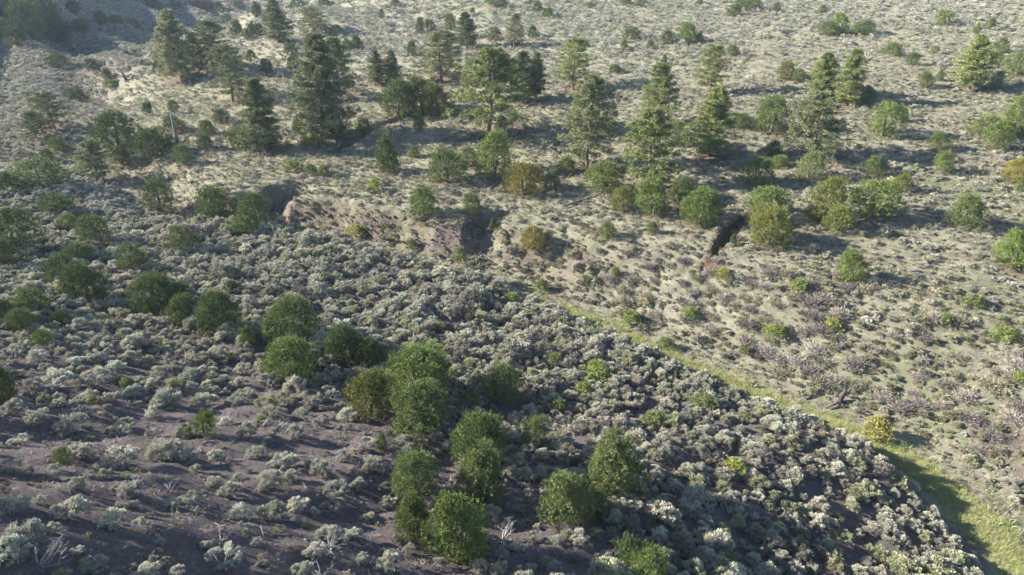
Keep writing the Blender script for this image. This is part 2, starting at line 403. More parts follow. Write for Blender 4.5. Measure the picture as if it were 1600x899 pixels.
def juniper_model(seed, n, shape, bl, bw, lobes=18):
    r = np.random.default_rng(seed); C = []; R = []
    prof = {'round': lambda h: .5 * (1 - abs((h - .42) / .62) ** 2.4), 'cone': lambda h: .5 * min(1, (h + .10) / .28) * (1 - h) ** .8 * 1.12,
            'egg': lambda h: .5 * min(1, (h + .08) / .3) * (1 - h ** 2.2) ** .75, 'shrub': lambda h: .5 * (1 - h ** 2.0) ** .5}[shape]
    for k in range(lobes):
        h = (k + .5) / lobes * .86 + .04; pr = max(.03, prof(h)); a = k * 2.4 + r.uniform(-.5, .5)
        R_ = min(.21, max(.07, pr * r.uniform(.27, .58))); q = max(0, pr - R_ * .70) * r.uniform(.55, 1.22)
        C.append((math.cos(a) * q, math.sin(a) * q, min(h, .985 - R_ * .9))); R.append(R_)
    C += [(0, 0, .25), (0, 0, .5), (0, 0, .70)]; R += [prof(.25) * .66, prof(.5) * .66, prof(.7) * .62]
    for k in range(lobes // 2):                          # smaller heads that stand out from the outline
        h = r.uniform(.25, .93); a = r.uniform(0, 6.283); pr = max(.04, prof(h)); q = pr * r.uniform(.85, 1.12)
        C.append((math.cos(a) * q, math.sin(a) * q, min(h, .93))); R.append(r.uniform(.045, .085))
    for k in range(6 if shape != 'cone' else 1):         # upright leaders
        a = r.uniform(0, 6.283); q = r.uniform(.05, .30); top = r.uniform(.88, 1.06) - q * .45
        for j in range(3): C.append((math.cos(a) * q, math.sin(a) * q, top - .05 - j * .075)); R.append(.035 + .02 * j)
    C = np.array(C); R = np.array(R); C[:, :2] *= r.uniform(.82, 1.08, 2); C[:, :2] += r.normal(size=2) * .09 * C[:, 2:]; nb = 16 if n > 9000 else 10 if n > 2500 else 6; ns = n // nb
    k = r.choice(len(C), ns * 3, p=R ** 2 / (R ** 2).sum())
    d = unit(r.normal(size=(ns * 3, 3)) + (0, 0, .3)); sc = r.uniform(.70, 1.10, (ns * 3, 1)) ** 1.0
    P = C[k] + d * R[k][:, None] * sc * (1, 1, 1.2)
    P += d * (np.sin(P[:, 0] * 31 + k) + np.sin(P[:, 1] * 27 + k * 2) + np.sin(P[:, 2] * 24 + k))[:, None] * .012
    ins = ((((P[:, None] - C[None]) / (1, 1, 1.18)) ** 2).sum(-1) / R[None] ** 2).min(1)
    keep = (ins > .45) & (P[:, 2] > .01); P, d = P[keep][:ns], d[keep][:ns]; ns = len(P)
    ax = unit(d * .75 + (0, 0, .75) + r.normal(size=P.shape) * .3); sl = r.uniform(.3, 1.5, (ns, 1)) ** 1.3 * (.062 if shape != 'shrub' else .09)
    t = r.uniform(0, 1, (ns, nb, 1)); rad = (.020 if n > 9000 else .026) * (1.15 - t)
    Pb = P[:, None] + ax[:, None] * sl[:, None] * t + r.normal(size=(ns, nb, 3)) * rad * .7
    D = (ax[:, None] * 1.1 + r.normal(size=(ns, nb, 3)) * .45).reshape(-1, 3); P = Pb.reshape(-1, 3); s = r.uniform(.6, 1.3, len(P))
    V, F = blades(P, D, bl * s, bw * s, r)
    m = n // 14; k = r.choice(len(C), m); Q = C[k] + unit(r.normal(size=(m, 3))) * R[k][:, None] * r.uniform(.0, .42, (m, 1))
    V2, F2 = blades(Q, r.normal(size=(m, 3)), np.full(m, bl * 1.6), np.full(m, bw * 2.0), r)
    V = np.vstack([V, V2]); F = np.vstack([F, F2 + len(V) - len(V2)])
    tr = [tube([(0, 0, -.06), (.01, .01, .1), (.0, .02, .4), (0, 0, .8)], [.05, .042, .025, .006], 6)]
    for j in range(7):
        c = C[r.integers(0, lobes)]; tr.append(tube([(0, 0, .03), c * .5 + (0, 0, -.03), c], [.024, .015, .004], 4))
    return (V, F), join(tr)
def pine_model(seed, limbs, needles, aspect, lo=.1, taper=1.0, lean=0.0, open_=.0):
    r = np.random.default_rng(seed); Rm = aspect / 2
    bend = lambda h: np.array([lean * h * h + .012 * math.sin(h * 7 + seed), .012 * math.sin(h * 5 + seed * 2), h])
    hs = np.linspace(-.03, .97, 9)
    tr = [tube([bend(h) * (1, 1, 1) for h in hs], [.019 * (1 - .92 * max(0, h)) * (1.25 if h <= 0 else 1) for h in hs], 7)]
    P = []; D = []; 
    for i in range(limbs):
        h = lo + (1 - lo) * ((i + r.uniform(0, 1)) / limbs) ** .92; h = min(h, .975)
        u = (h - lo) / (1 - lo)
        pr = min(1, (u + .25) / .42) * (1 - u ** 2.0) ** (taper * .92) + .08
        L = Rm * pr * r.choice([.55, .8, .95, 1.0, 1.12], p=[.2, .2, .3, .2, .1]); a = i * 2.399 + r.uniform(-.6, .6)
        rise = -.12 + .55 * u + r.uniform(-.12, .12); b = bend(h); o = np.array([math.cos(a), math.sin(a), 0])
        e = b + o * L + np.array([0, 0, L * rise]); md = b + o * L * .5 + np.array([0, 0, L * (rise * .5 - .05)])
        tr.append(tube([b, md, e], [.0055 * (1.2 - u) + .001, .0032, .001], 4))
        nc = max(2, int(3 + L / Rm * 5))
        for c in range(nc):
            t = .22 + .8 * (c + r.uniform(0, .9)) / nc
            if open_ and t < .5 and r.random() < open_: continue
            p = (b * (1 - t) ** 2 + 2 * md * t * (1 - t) + e * t * t) if t < 1 else e
            side = np.array([-o[1], o[0], 0]); p = p + side * r.normal() * L * .26 * min(t, 1) + np.array([0, 0, abs(r.normal()) * .008])
            d = unit(r.normal(size=(needles, 3)) + (0, 0, .5) + o * .3)
            P.append(p + d * r.uniform(.001, .020, (needles, 1)) * (1.35, 1.35, 1.3)); D.append(d)
    for t in range(5):
        d = unit(r.normal(size=(needles, 3)) + (0, 0, 1)); P.append(bend(.99 - t * .018) + d * .008); D.append(d)
    P = np.vstack(P); D = np.vstack(D); s = r.uniform(.7, 1.3, len(P))
    V, F = blades(P, D, .023 * s, .0068 * s, r)
    f = np.array([1 / aspect, 1 / aspect, 1]); tV, tF = join(tr)
    return (V * f, F), (tV * f, tF)
def twig_model(seed, n):
    r = np.random.default_rng(seed); a = r.uniform(0, 6.283, n); e = np.arccos(r.uniform(.12, .98, n))
    d = np.stack([np.cos(a) * np.sin(e), np.sin(a) * np.sin(e), np.cos(e)], -1)
    base = np.stack([r.normal(size=n) * .12, r.normal(size=n) * .12, np.zeros(n)], -1)
    st = r.uniform(.05, .7, (n, 1)); R = .42 * (1 + .25 * np.sin(a * 3 + seed) * np.sin(e * 4))[:, None]
    P = base + d * st * R; D = d + r.normal(size=d.shape) * .35
    V, F = blades(P, D, r.uniform(.10, .24, n), r.uniform(.012, .028, n), r)
    m = n // 4; k = r.integers(0, n, m)
    V2, F2 = blades(base[k] + d[k] * R[k] * r.uniform(.55, 1.05, (m, 1)), r.normal(size=(m, 3)) + (0, 0, .7), np.full(m, .04), np.full(m, .022), r)
    return np.vstack([V, V2]), np.vstack([F, F2 + len(V)])
def tuft_model(seed, n, w=.035):
    r = np.random.default_rng(seed); a = r.uniform(0, 6.283, n)
    d = np.stack([np.cos(a) * .5, np.sin(a) * .5, r.uniform(.5, 1.3, n)], -1) + r.normal(size=(n, 3)) * .15
    P = np.stack([r.normal(size=n) * .16, r.normal(size=n) * .16, np.full(n, -.02)], -1)
    return blades(P, d, r.uniform(.25, .6, n), np.full(n, w), r, .3)
def stone_model(seed):
    r = np.random.default_rng(seed); import bmesh
    bm = bmesh.new(); bmesh.ops.create_icosphere(bm, subdivisions=2, radius=.5)
    V = np.array([v.co[:] for v in bm.verts]); F = np.array([[v.index for v in f.verts] for f in bm.faces]); bm.free()
    for _ in range(7):
        nrm = unit(r.normal(size=3)); q = V @ nrm; c = r.uniform(.22, .36); V -= np.outer(np.maximum(0, q - c), nrm)
    return V * (1.2, .95, .7), F

SAGE_HI = [sage_model(100 + i, 28 + i % 9, 105, .070, .025) for i in range(7)]
SAGE_MD = [sage_model(200 + i, 22 + i, 36, .095, .046) for i in range(6)]
SAGE_LO = [sage_model(250 + i, 12, 16, .16, .085) for i in range(5)]
def two(models, name, m1, m2, n1='foliage', n2='stems'):
    return [(mesh(f'{name}_{n1}', *a, m1), mesh(f'{name}_{n2}', b[0], b[1], m2)) for a, b in models]
SAGE_M = two(SAGE_HI, 'sagebrush', M_SAGE, M_WOOD)
SH = ['egg', 'round', 'egg', 'cone', 'round', 'shrub']
JUN_BIG = two([juniper_model(300 + i, 42000, SH[i], .023, .0095, 24) for i in range(6)], 'juniper', M_JUN, M_BARK, 'crown', 'trunk')
JUN_MID = two([juniper_model(340 + i, 22000, SH[i], .026, .012, 18) for i in range(6)], 'juniper', M_JUN, M_BARK, 'crown', 'trunk')
JUN_FAR = two([juniper_model(380 + i, 5000, SH[i], .05, .025, 12) for i in range(6)], 'juniper', M_JUN, M_BARK, 'crown', 'trunk')
PIN_BIG = two([pine_model(400, 88, 78, .56, .08, 1.05), pine_model(401, 66, 80, .62, .16, .8, .03, .35), pine_model(402, 78, 76, .50, .07, .95, -.02),
               pine_model(403, 64, 78, .55, .18, .8, .02, .4), pine_model(404, 58, 84, .70, .16, .55, .04, .3), pine_model(405, 82, 74, .48, .10, 1.05)],
              'pine', M_PINE, M_PBARK, 'crown', 'trunk')
BUSH = [mesh('bush', *juniper_model(430 + i, 3000, 'shrub', .075, .036, 14)[0], M_BUSH) for i in range(3)]
TWIG = [mesh('bare_shrub', *twig_model(450 + i, 900), M_TWIG) for i in range(4)]

def seat(px, py, w, extra=.30):
    """base point of a plant whose lowest visible edge is at photo row py"""
    Q = at(px, py)
    dep = (CAMZ - Q[:, 2]) / np.linalg.norm(Q - (0, 0, CAMZ), axis=1)
    return at(px, py - extra * np.asarray(w) * dep)
def tree_size(Q, top, w):
    _, _, d = proj(Q); k = (449.5 - top) / FPX   # up/dep = k at the top
    x, y, z = Q[0], Q[1], Q[2] - CAMZ
    h = (k * (y * CP - z * SP) - y * SP - z * CP) / (CP + k * SP)
    return max(.3, h), w * d / FPX

TREES = [
 # pines: kind, column, row of the base, row of the top, width, tint, label, model
 ('p',283,127,17,62,'p','tall feathery grey-green pine at the left end of the far pine row',0),
 ('p',332,106,35,54,'d','dark rounded pine just right of the tallest far left pine',4),
 ('p',310,109,52,32,'d','slim pine squeezed between the tall grey-green pine and the dark rounded one',2),
 ('p',365,160,73,62,'g','flat-topped pine leaning over a dark shadow below the far left pine row',4),
 ('p',85,203,147,50,'d','dark round-headed pine with bare lower trunk near the left edge',4),
 ('p',58,217,176,38,'d','short dark pine directly below the round-headed pine at the left edge',4),
 ('p',153,281,220,50,'g','open thin-crowned pinyon in front of the big dark juniper mass',3),
 ('p',436,66,0,40,'g','narrow pine rising to the top edge, beside the pale hazy one',2),
 ('p',492,56,12,46,'p','pale hazy round-topped pine right of the pine at the top edge',4),
 ('p',531,152,60,52,'d','dark pine half hidden behind the biggest pine on the left',3),
 ('p',505,217,56,86,'g','biggest dense cone-shaped pine on the left half of the far slope',0),
 ('p',415,236,124,60,'d','single dark pine with layered limbs, lower left of the biggest dense pine',2),
 ('p',591,132,80,28,'g','left one of two small pines standing close together behind the juniper clump',2),
 ('p',613,133,80,30,'g','right one of two small pines standing close together behind the juniper clump',0),
 ('p',730,77,20,33,'g','small dense cone-shaped pine alone above the broad open pine',5),
 ('p',688,131,48,68,'p','broad open pale pine rising behind the juniper clump',3),
 ('p',765,216,78,104,'l','big bright pine with a pale bare trunk at the middle of the slope',1),
 ('p',817,162,82,42,'g','dark-trunked pine right behind the big bright pine',2),
 ('p',837,156,84,32,'g','thin pine at the right end of the shadowed pair behind the big bright pine',5),
 ('p',803,76,22,27,'p','small pine far up the slope above the big bright pine',3),
 ('p',894,141,62,56,'l','wide-skirted bright pine with long shadow, above the tall thin-crowned pine',4),
 ('p',917,266,119,74,'g','tall pine with thin crown and pale trunk, left of the two stacked pines',1),
 ('p',1030,199,100,52,'l','upper one of the two pines that overlap in one column',3),
 ('p',1012,300,172,76,'l','lower one of the two overlapping pines, its pale trunk showing between limbs',1),
 ('p',1108,147,74,46,'l','small bright pine standing directly behind the shaggy pine on red litter',4),
 ('p',1107,246,137,64,'l','shaggy pine standing on reddish litter right of the overlapping pines',2),
 ('p',1283,156,84,44,'l','left one of the bright pine pair beside the small dark juniper',5),
 ('p',1322,167,79,42,'l','right one of the bright pine pair, touching the small dark juniper',2),
 ('p',1515,141,56,52,'l','lone wide pine near the upper right corner',5),
 ('p',1265,251,146,80,'g','broad layered pine with upswept limbs above the round pale juniper',1),
 # far upper left
 ('j',20,30,0,42,'d','blurred dark tree cut off by the upper left corner','x'),
 ('j',52,64,0,50,'d','tall dark hazy tree in the shaded corner grove','x'),
 ('j',92,66,26,44,'d','low dark tree at the right foot of the corner grove','x'),
 ('j',78,40,-4,36,'d','rear dark tree in the middle of the shaded corner grove','x'),
 ('j',28,72,40,36,'d','low dark tree at the left foot of the corner grove','x'),
 ('j',115,24,0,26,'d','hazy tree at the top edge right of the corner grove','x'),
 ('j',125,50,30,34,'d','flat dark tree in shade right of the corner grove','x'),
 ('j',160,37,17,22,'d','left one of two small hazy trees on the shaded valley side','x'),
 ('j',184,38,22,24,'d','right one of two small hazy trees on the shaded valley side','x'),
 ('j',210,46,30,24,'d','small dark tree at the end of the shaded valley side','x'),
 ('j',240,16,0,30,'d','hazy dark tree at the top edge before the reddish tree','x'),
 ('j',5,58,30,28,'d','dark tree at the left edge under the corner tree','x'),
 ('j',92,106,84,32,'d','flat dark juniper in the pale sage left of the far pine row','x'),
 ('j',275,12,0,22,'d','dark tree at the top edge just left of the reddish tree','x'),
 ('j',318,15,-3,36,'r','reddish-brown dying tree at the top edge','x'),
 ('j',345,20,2,18,'d','small dark tree right behind the reddish-brown dying tree','x'),
 ('j',375,14,0,20,'g','small green juniper at the top edge right of the reddish tree','x'),
 ('j',355,38,22,22,'p','pale low juniper just above the dark rounded pine','x'),
 ('j',370,57,33,21,'g','green juniper right of the dark rounded pine','x'),
 ('j',387,63,43,11,'b','small brownish juniper between two green ones on the far left'),
 ('j',396,56,32,16,'g','pointed green juniper right of the small brownish one'),
 ('j',393,98,78,18,'d','dark little juniper at the right of the flat-topped pine'),
 ('j',407,56,35,18,'d','dark round juniper left of the pine at the top edge'),
 ('j',401,28,0,18,'d','juniper at the top edge left of the narrow pine','x'),
 ('j',463,16,-2,32,'d','flat wide juniper at the top edge between the narrow and pale pines','x'),
 ('j',508,10,-4,22,'d','dark juniper cut by the top edge above the pale hazy pine','x'),
 ('j',527,57,39,20,'p','pale juniper right of the hazy round-topped pine'),
 ('j',558,77,55,21,'d','dark juniper up the slope right of the biggest left pine'),
 ('j',543,80,62,18,'p','pale grey juniper touching the dark one up the slope'),
 ('j',457,89,68,24,'d','upper one of two round junipers left of the biggest pine top'),
 ('j',460,108,88,24,'d','lower one of two round junipers left of the biggest pine top'),
 ('j',417,116,94,24,'d','round dark juniper between the flat-topped pine and the two round ones'),
 # left middle
 ('j',146,112,92,24,'d','small egg-shaped juniper alone in the grass left of the far pines'),
 ('j',170,128,107,18,'p','grey-green juniper beside the dead stump'),
 ('j',248,113,90,19,'d','round dark juniper at the foot of the tallest far left pine'),
 ('j',127,164,138,32,'d','dark spreading juniper below the pale dead brush'),
 ('j',190,245,176,66,'d','big dark juniper mass at the left, topping the open pinyon'),
 ('j',192,259,228,32,'g','small round juniper tucked under the big dark juniper mass'),
 ('j',245,250,200,62,'d','wide rounded juniper left of the grey dead snag'),
 ('j',273,205,182,34,'d','juniper top showing behind the grey dead snag'),
 ('j',291,260,227,28,'p','small pale pinyon just below the grey dead snag'),
 ('j',273,178,157,17,'g','tiny juniper in grass above the grey dead snag'),
 ('j',346,194,170,27,'g','round juniper right of the pale pinyon above the snag'),
 ('j',323,212,186,28,'p','pale grey pinyon right of the grey dead snag'),
 ('j',321,234,209,27,'g','low green juniper under the pale grey pinyon'),
 ('j',372,234,199,32,'g','dense green juniper left of the single dark layered pine'),
 ('j',92,237,215,30,'l','low bright green bush-like juniper below the two dark left pines'),
 ('j',75,251,232,20,'g','small dark juniper below the bright low one at the left'),
 ('j',65,300,250,78,'p','wide pale greyish juniper near the left edge above the sage flat'),
 ('j',12,302,270,34,'g','juniper at the left edge beside the wide pale one'),
 ('j',253,335,282,46,'g','pointed dark juniper above the dusty pink patch'),
 ('j',340,350,290,57,'g','wide green juniper right of the dusty pink patch'),
 ('j',402,362,299,50,'g','pointed juniper at the left end of the cut bank'),
 ('j',385,368,338,40,'l','low yellow-green juniper at the foot of the pointed bank juniper'),
 ('j',88,342,303,52,'d','dark spreading juniper on the sage flat below the wide pale one'),
 ('j',110,362,336,30,'p','small pale juniper under the dark spreading juniper'),
 ('j',153,386,338,48,'g','round dark juniper alone on the sage flat at the left'),
 ('j',25,395,328,66,'d','large dark juniper at the left edge of the sage flat'),
 ('j',13,424,372,42,'d','dark juniper at the left edge under the large one'),
 ('j',290,394,352,47,'p','dull olive round juniper alone in dense sage'),
 ('j',205,425,383,44,'g','round green juniper between the dull olive one and the dark trio'),
 ('j',122,414,381,48,'g','rear juniper of the dark trio on the left'),
 ('j',106,456,400,46,'g','left front juniper of the dark trio on the left'),
 ('j',138,478,414,60,'d','darkest right-hand juniper of the trio on the left'),
 ('j',57,489,449,48,'l','pale green juniper left of the dark trio'),
 ('j',10,499,466,32,'d','dark juniper at the left edge below the sage flat'),
 ('j',35,519,483,44,'g','low juniper below the pale green one near the left edge'),
 ('j',102,510,486,32,'l','small bright juniper below the dark trio'),
 ('j',67,544,515,29,'l','small yellow-green juniper at the upper edge of the bare soil'),
 ('j',15,628,571,38,'d','dark juniper at the left edge on bare soil'),
 ('j',246,498,432,72,'g','large wide juniper, left one of the row of three'),
 ('j',280,490,445,46,'g','juniper behind the gap in the row of three'),
 ('j',285,515,466,50,'g','smaller front juniper of the row of three'),
 ('j',343,524,458,64,'d','dark right-hand juniper of the row of three'),
 ('j',388,504,488,22,'p','tiny pale juniper behind the yellow-green sapling'),
 ('j',390,544,508,28,'l','yellow-green juniper sapling right of the row of three'),
 ('j',365,457,437,22,'g','tiny green juniper in the sage above the row of three'),
 ('j',461,550,470,86,'g','large dark juniper with spiky outline above the pale round one'),
 ('j',455,605,533,86,'l','large pale green round juniper on bare soil'),
 ('j',540,572,510,58,'d','dark shaded juniper right of the spiky large one'),
 ('j',585,580,528,50,'d','low dark juniper touching the top of the big green pair'),
 ('j',578,658,580,78,'b','brownish olive juniper leaning on the big green pair'),
 ('j',648,640,549,108,'l','big bright green juniper, rear one of the pair'),
 ('j',650,687,598,92,'g','big dark green juniper, front one of the pair'),
 ('j',732,643,608,32,'g','small juniper right of the big green pair'),
 ('j',790,634,571,62,'g','round juniper in the thick sage right of the big green pair'),
 ('j',598,707,676,20,'l','yellow-green sapling below the brownish olive juniper'),
 ('j',752,735,650,86,'d','darker juniper behind the one with the pale twiggy front'),
 ('j',750,790,688,80,'g','tall juniper with pale twigs showing in its front'),
 ('j',652,787,712,74,'g','juniper standing directly above the small pointed one near the bottom'),
 ('j',646,850,771,62,'g','small dense juniper left of the lowest bright one'),
 ('j',723,886,774,96,'l','lowest large bright juniper, just above the bottom edge'),
 ('j',834,709,657,46,'g','small dense juniper alone in the sage, right of the tall twiggy one'),
 ('j',955,786,674,90,'p','pale soft juniper, upper one of the two in the thicket'),
 ('j',886,828,739,86,'p','pale soft juniper, lower left one of the two in the thicket'),
 ('j',930,812,765,48,'d','shaded dark juniper between the two pale soft ones'),
 ('j',1010,912,861,66,'l','bright juniper top cut off by the bottom edge'),
 ('j',100,729,703,26,'l','tiny bright yellow-green juniper on the bare soil at the left'),
 ('j',318,684,645,36,'l','small yellow-green juniper among sage in the middle of bare soil'),
 # centre
 ('j',622,186,122,56,'g','left juniper of the clump at the head of the narrow cut'),
 ('j',660,184,118,54,'b','middle tallest juniper of the clump, brownish on top'),
 ('j',686,183,128,46,'b','right juniper of the clump under the broad open pine'),
 ('j',700,184,160,24,'g','small juniper at the right end of the clump'),
 ('j',655,205,172,23,'g','small juniper standing in front of the clump'),
 ('j',645,88,65,21,'d','dark juniper left of the broad open pine top'),
 ('j',657,53,25,18,'p','thin small juniper, left one of three high on the slope'),
 ('j',673,50,31,18,'g','middle one of three junipers high on the slope'),
 ('j',705,48,22,19,'g','right one of three junipers high on the slope'),
 ('j',772,64,43,25,'p','dull low juniper right of the small cone-shaped pine'),
 ('j',738,23,12,9,'g','tiny juniper high above the small cone-shaped pine'),
 ('j',777,11,-4,34,'d','wide juniper cut by the top edge near the middle'),
 ('j',597,28,14,11,'g','tiny upright juniper high on the slope left of the three'),
 ('j',617,10,-2,13,'g','tiny juniper at the top edge left of the middle'),
 ('j',468,212,180,24,'g','small juniper at the left foot of the biggest left pine'),
 ('j',530,218,184,38,'d','dark shaded juniper at the right foot of the biggest left pine'),
 ('j',572,214,185,26,'d','shaded juniper right at the start of the narrow dark cut'),
 ('j',607,273,207,44,'g','spire-shaped juniper below the narrow dark cut'),
 ('j',649,248,229,19,'l','small green juniper right of the spire-shaped one'),
 ('j',699,290,231,58,'g','round green juniper, left of the pale flat one and the domed one'),
 ('j',730,264,232,32,'p','pale flat juniper between the round and the domed green ones'),
 ('j',773,282,210,64,'l','large domed juniper below the big bright pine'),
 ('j',816,310,257,62,'o','golden-brown dome-shaped juniper beside the shadowed gully'),
 ('j',860,298,264,27,'g','small green juniper right of the golden-brown dome'),
 ('j',662,341,295,42,'l','round bright juniper on the rim above the pink cut bank'),
 ('j',740,336,305,30,'g','small round juniper at the head of the side gully'),
 ('j',769,359,340,12,'l','thin green sapling in the mouth of the side gully'),
 ('j',830,395,353,42,'o','small golden-brown juniper below the big golden dome'),
 ('j',888,272,244,32,'l','low bushy juniper at the left foot of the tall thin-crowned pine'),
 ('j',945,303,252,58,'l','two-peaked juniper between the tall pine and the overlapping pines'),
 ('j',973,332,293,40,'b','olive brown juniper beside the fallen dead log'),
 ('j',1022,340,281,52,'l','bright juniper at the foot of the overlapping pines'),
 ('j',1064,327,279,50,'d','dark juniper behind the bright pointed one'),
 ('j',1093,356,297,62,'l','bright juniper with pointed top, right of the dark one'),
 ('j',948,374,350,26,'g','small round juniper in open grass below the olive brown one'),
 ('j',1017,366,345,18,'g','tiny green juniper left of the bright pointed one'),
 ('j',962,434,417,14,'l','tiny green juniper on the bank above the twiggy brush'),
 ('j',1055,228,190,48,'g','juniper in shade behind the lower overlapping pine'),
 ('j',1156,203,178,30,'g','small low juniper right of the shaggy pine'),
 ('j',1205,210,148,56,'g','large pointed juniper left of the broad layered pine'),
 ('j',1178,293,246,46,'g','round juniper with long shadow right of the shaggy pine'),
 ('j',833,61,40,20,'d','egg-shaped dark juniper high on the slope above the wide-skirted pine'),
 ('j',840,19,3,17,'g','left one of a small pair near the top edge'),
 ('j',855,28,12,18,'d','right darker one of a small pair near the top edge'),
 ('j',979,9,-4,19,'g','juniper at the top edge above the pale twin'),
 ('j',1001,10,-3,16,'p','pale juniper at the top edge beside a darker one'),
 ('j',923,13,4,13,'p','tiny pale juniper near the top edge'),
 ('j',1092,8,-4,12,'g','tiny juniper at the top edge left of the three together'),
 ('j',1145,26,7,25,'g','left one of three junipers near the top edge'),
 ('j',1158,12,-4,20,'g','middle one of three junipers near the top edge'),
 ('j',1177,18,-4,28,'d','right one of three junipers near the top edge'),
 ('j',987,63,42,29,'p','pale wide juniper above a thin pale one'),
 ('j',974,79,58,14,'p','thin pale juniper below the pale wide one'),
 ('j',1015,77,63,14,'g','small round juniper between the pale pair and the dark one'),
 ('j',1043,69,47,24,'d','dark round juniper left of the peaked one high on the slope'),
 ('j',1077,68,36,32,'l','peaked bright juniper high on the slope'),
 ('j',1091,68,52,13,'g','little juniper stuck to the right of the peaked bright one'),
 ('j',1145,88,70,20,'g','juniper alone in grey sage above the small bright pine'),
 ('j',1037,104,84,12,'g','tiny upright juniper above the overlapping pines'),
 ('j',960,114,100,20,'g','flat tiny juniper above the tall thin-crowned pine'),
 # right
 ('j',1214,20,2,13,'g','tiny juniper near the top edge, right of the three'),
 ('j',1284,24,8,14,'g','small juniper near the top edge above the leaning pair'),
 ('j',1295,56,33,32,'g','left lower one of the leaning pair high on the right'),
 ('j',1313,51,22,26,'l','upper bright one of the leaning pair high on the right'),
 ('j',1346,56,32,34,'d','dark spreading juniper right of the leaning pair'),
 ('j',1474,41,16,27,'l','bright juniper alone near the top edge on the right'),
 ('j',1525,54,35,14,'p','left pale one of two small junipers near the upper right corner'),
 ('j',1546,47,27,19,'g','right one of two small junipers near the upper right corner'),
 ('j',1228,125,95,29,'b','brownish wide juniper left of the bright pine pair'),
 ('j',1244,129,107,19,'g','green juniper touching the brownish wide one'),
 ('j',1350,163,135,27,'d','small black-green juniper at the right foot of the pine pair'),
 ('j',1393,88,66,28,'p','pale round juniper high on the right in sage'),
 ('j',1423,102,82,20,'g','small green juniper right of the pale round one'),
 ('j',1458,84,72,14,'p','tiny pale juniper left of the lone wide pine'),
 ('j',1447,138,111,23,'g','round juniper left of the lone wide pine'),
 ('j',1467,127,107,13,'p','thin pale juniper between the round one and the lone wide pine'),
 ('j',1553,141,112,22,'p','greyish juniper right of the lone wide pine foot'),
 ('j',1563,83,59,25,'g','round juniper right of the lone wide pine top'),
 ('j',1555,102,78,21,'l','small bright juniper under the round one near the right edge'),
 ('j',1588,118,83,46,'p','wide dull juniper at the right edge level with the lone pine'),
 ('j',1262,285,239,46,'p','round pale juniper at the foot of the broad layered pine'),
 ('j',1215,264,243,28,'l','low bright juniper left of the round pale one'),
 ('j',1208,244,219,24,'g','juniper above the low bright one beside the broad pine'),
 ('j',1378,215,161,50,'l','neat cone-shaped juniper alone on open slope'),
 ('j',1411,191,167,17,'g','tiny juniper right of the neat cone-shaped one'),
 ('j',1468,238,206,30,'g','round juniper between the neat cone and the right edge group'),
 ('j',1537,217,179,50,'p','olive rear juniper of the right edge group'),
 ('j',1592,214,153,56,'l','tallest juniper of the group, cut by the right edge'),
 ('j',1558,234,187,40,'l','front cone-shaped juniper of the right edge group'),
 ('j',1475,270,238,28,'l','bright juniper below the round one, left of the right edge group'),
 ('j',1368,276,243,34,'g','upright green juniper below the neat cone-shaped one'),
 ('j',1408,302,270,28,'b','small olive juniper right of the three big lower right ones'),
 ('j',1587,286,248,46,'o','orange-tinged juniper at the right edge'),
 ('j',1360,344,284,74,'l','broad pale-topped juniper, right one of the three big ones'),
 ('j',1288,352,281,62,'b','golden olive juniper, middle one of the three big ones'),
 ('j',1301,364,321,44,'y','yellowish juniper in front of the golden olive one'),
 ('j',1200,350,290,66,'l','rear juniper of the stacked pair beside the short dark gully'),
 ('j',1200,390,327,66,'b','front olive juniper of the stacked pair beside the short dark gully'),
 ('j',1510,358,302,54,'g','open juniper with uneven crown on the right of the slope'),
 ('j',1330,444,391,42,'l','cone-shaped juniper alone below the three big ones'),
 ('j',1582,424,360,58,'l','bright spiky juniper at the right edge'),
]
TREES = [t[:7] if t[-1] == 'x' else t for t in TREES]
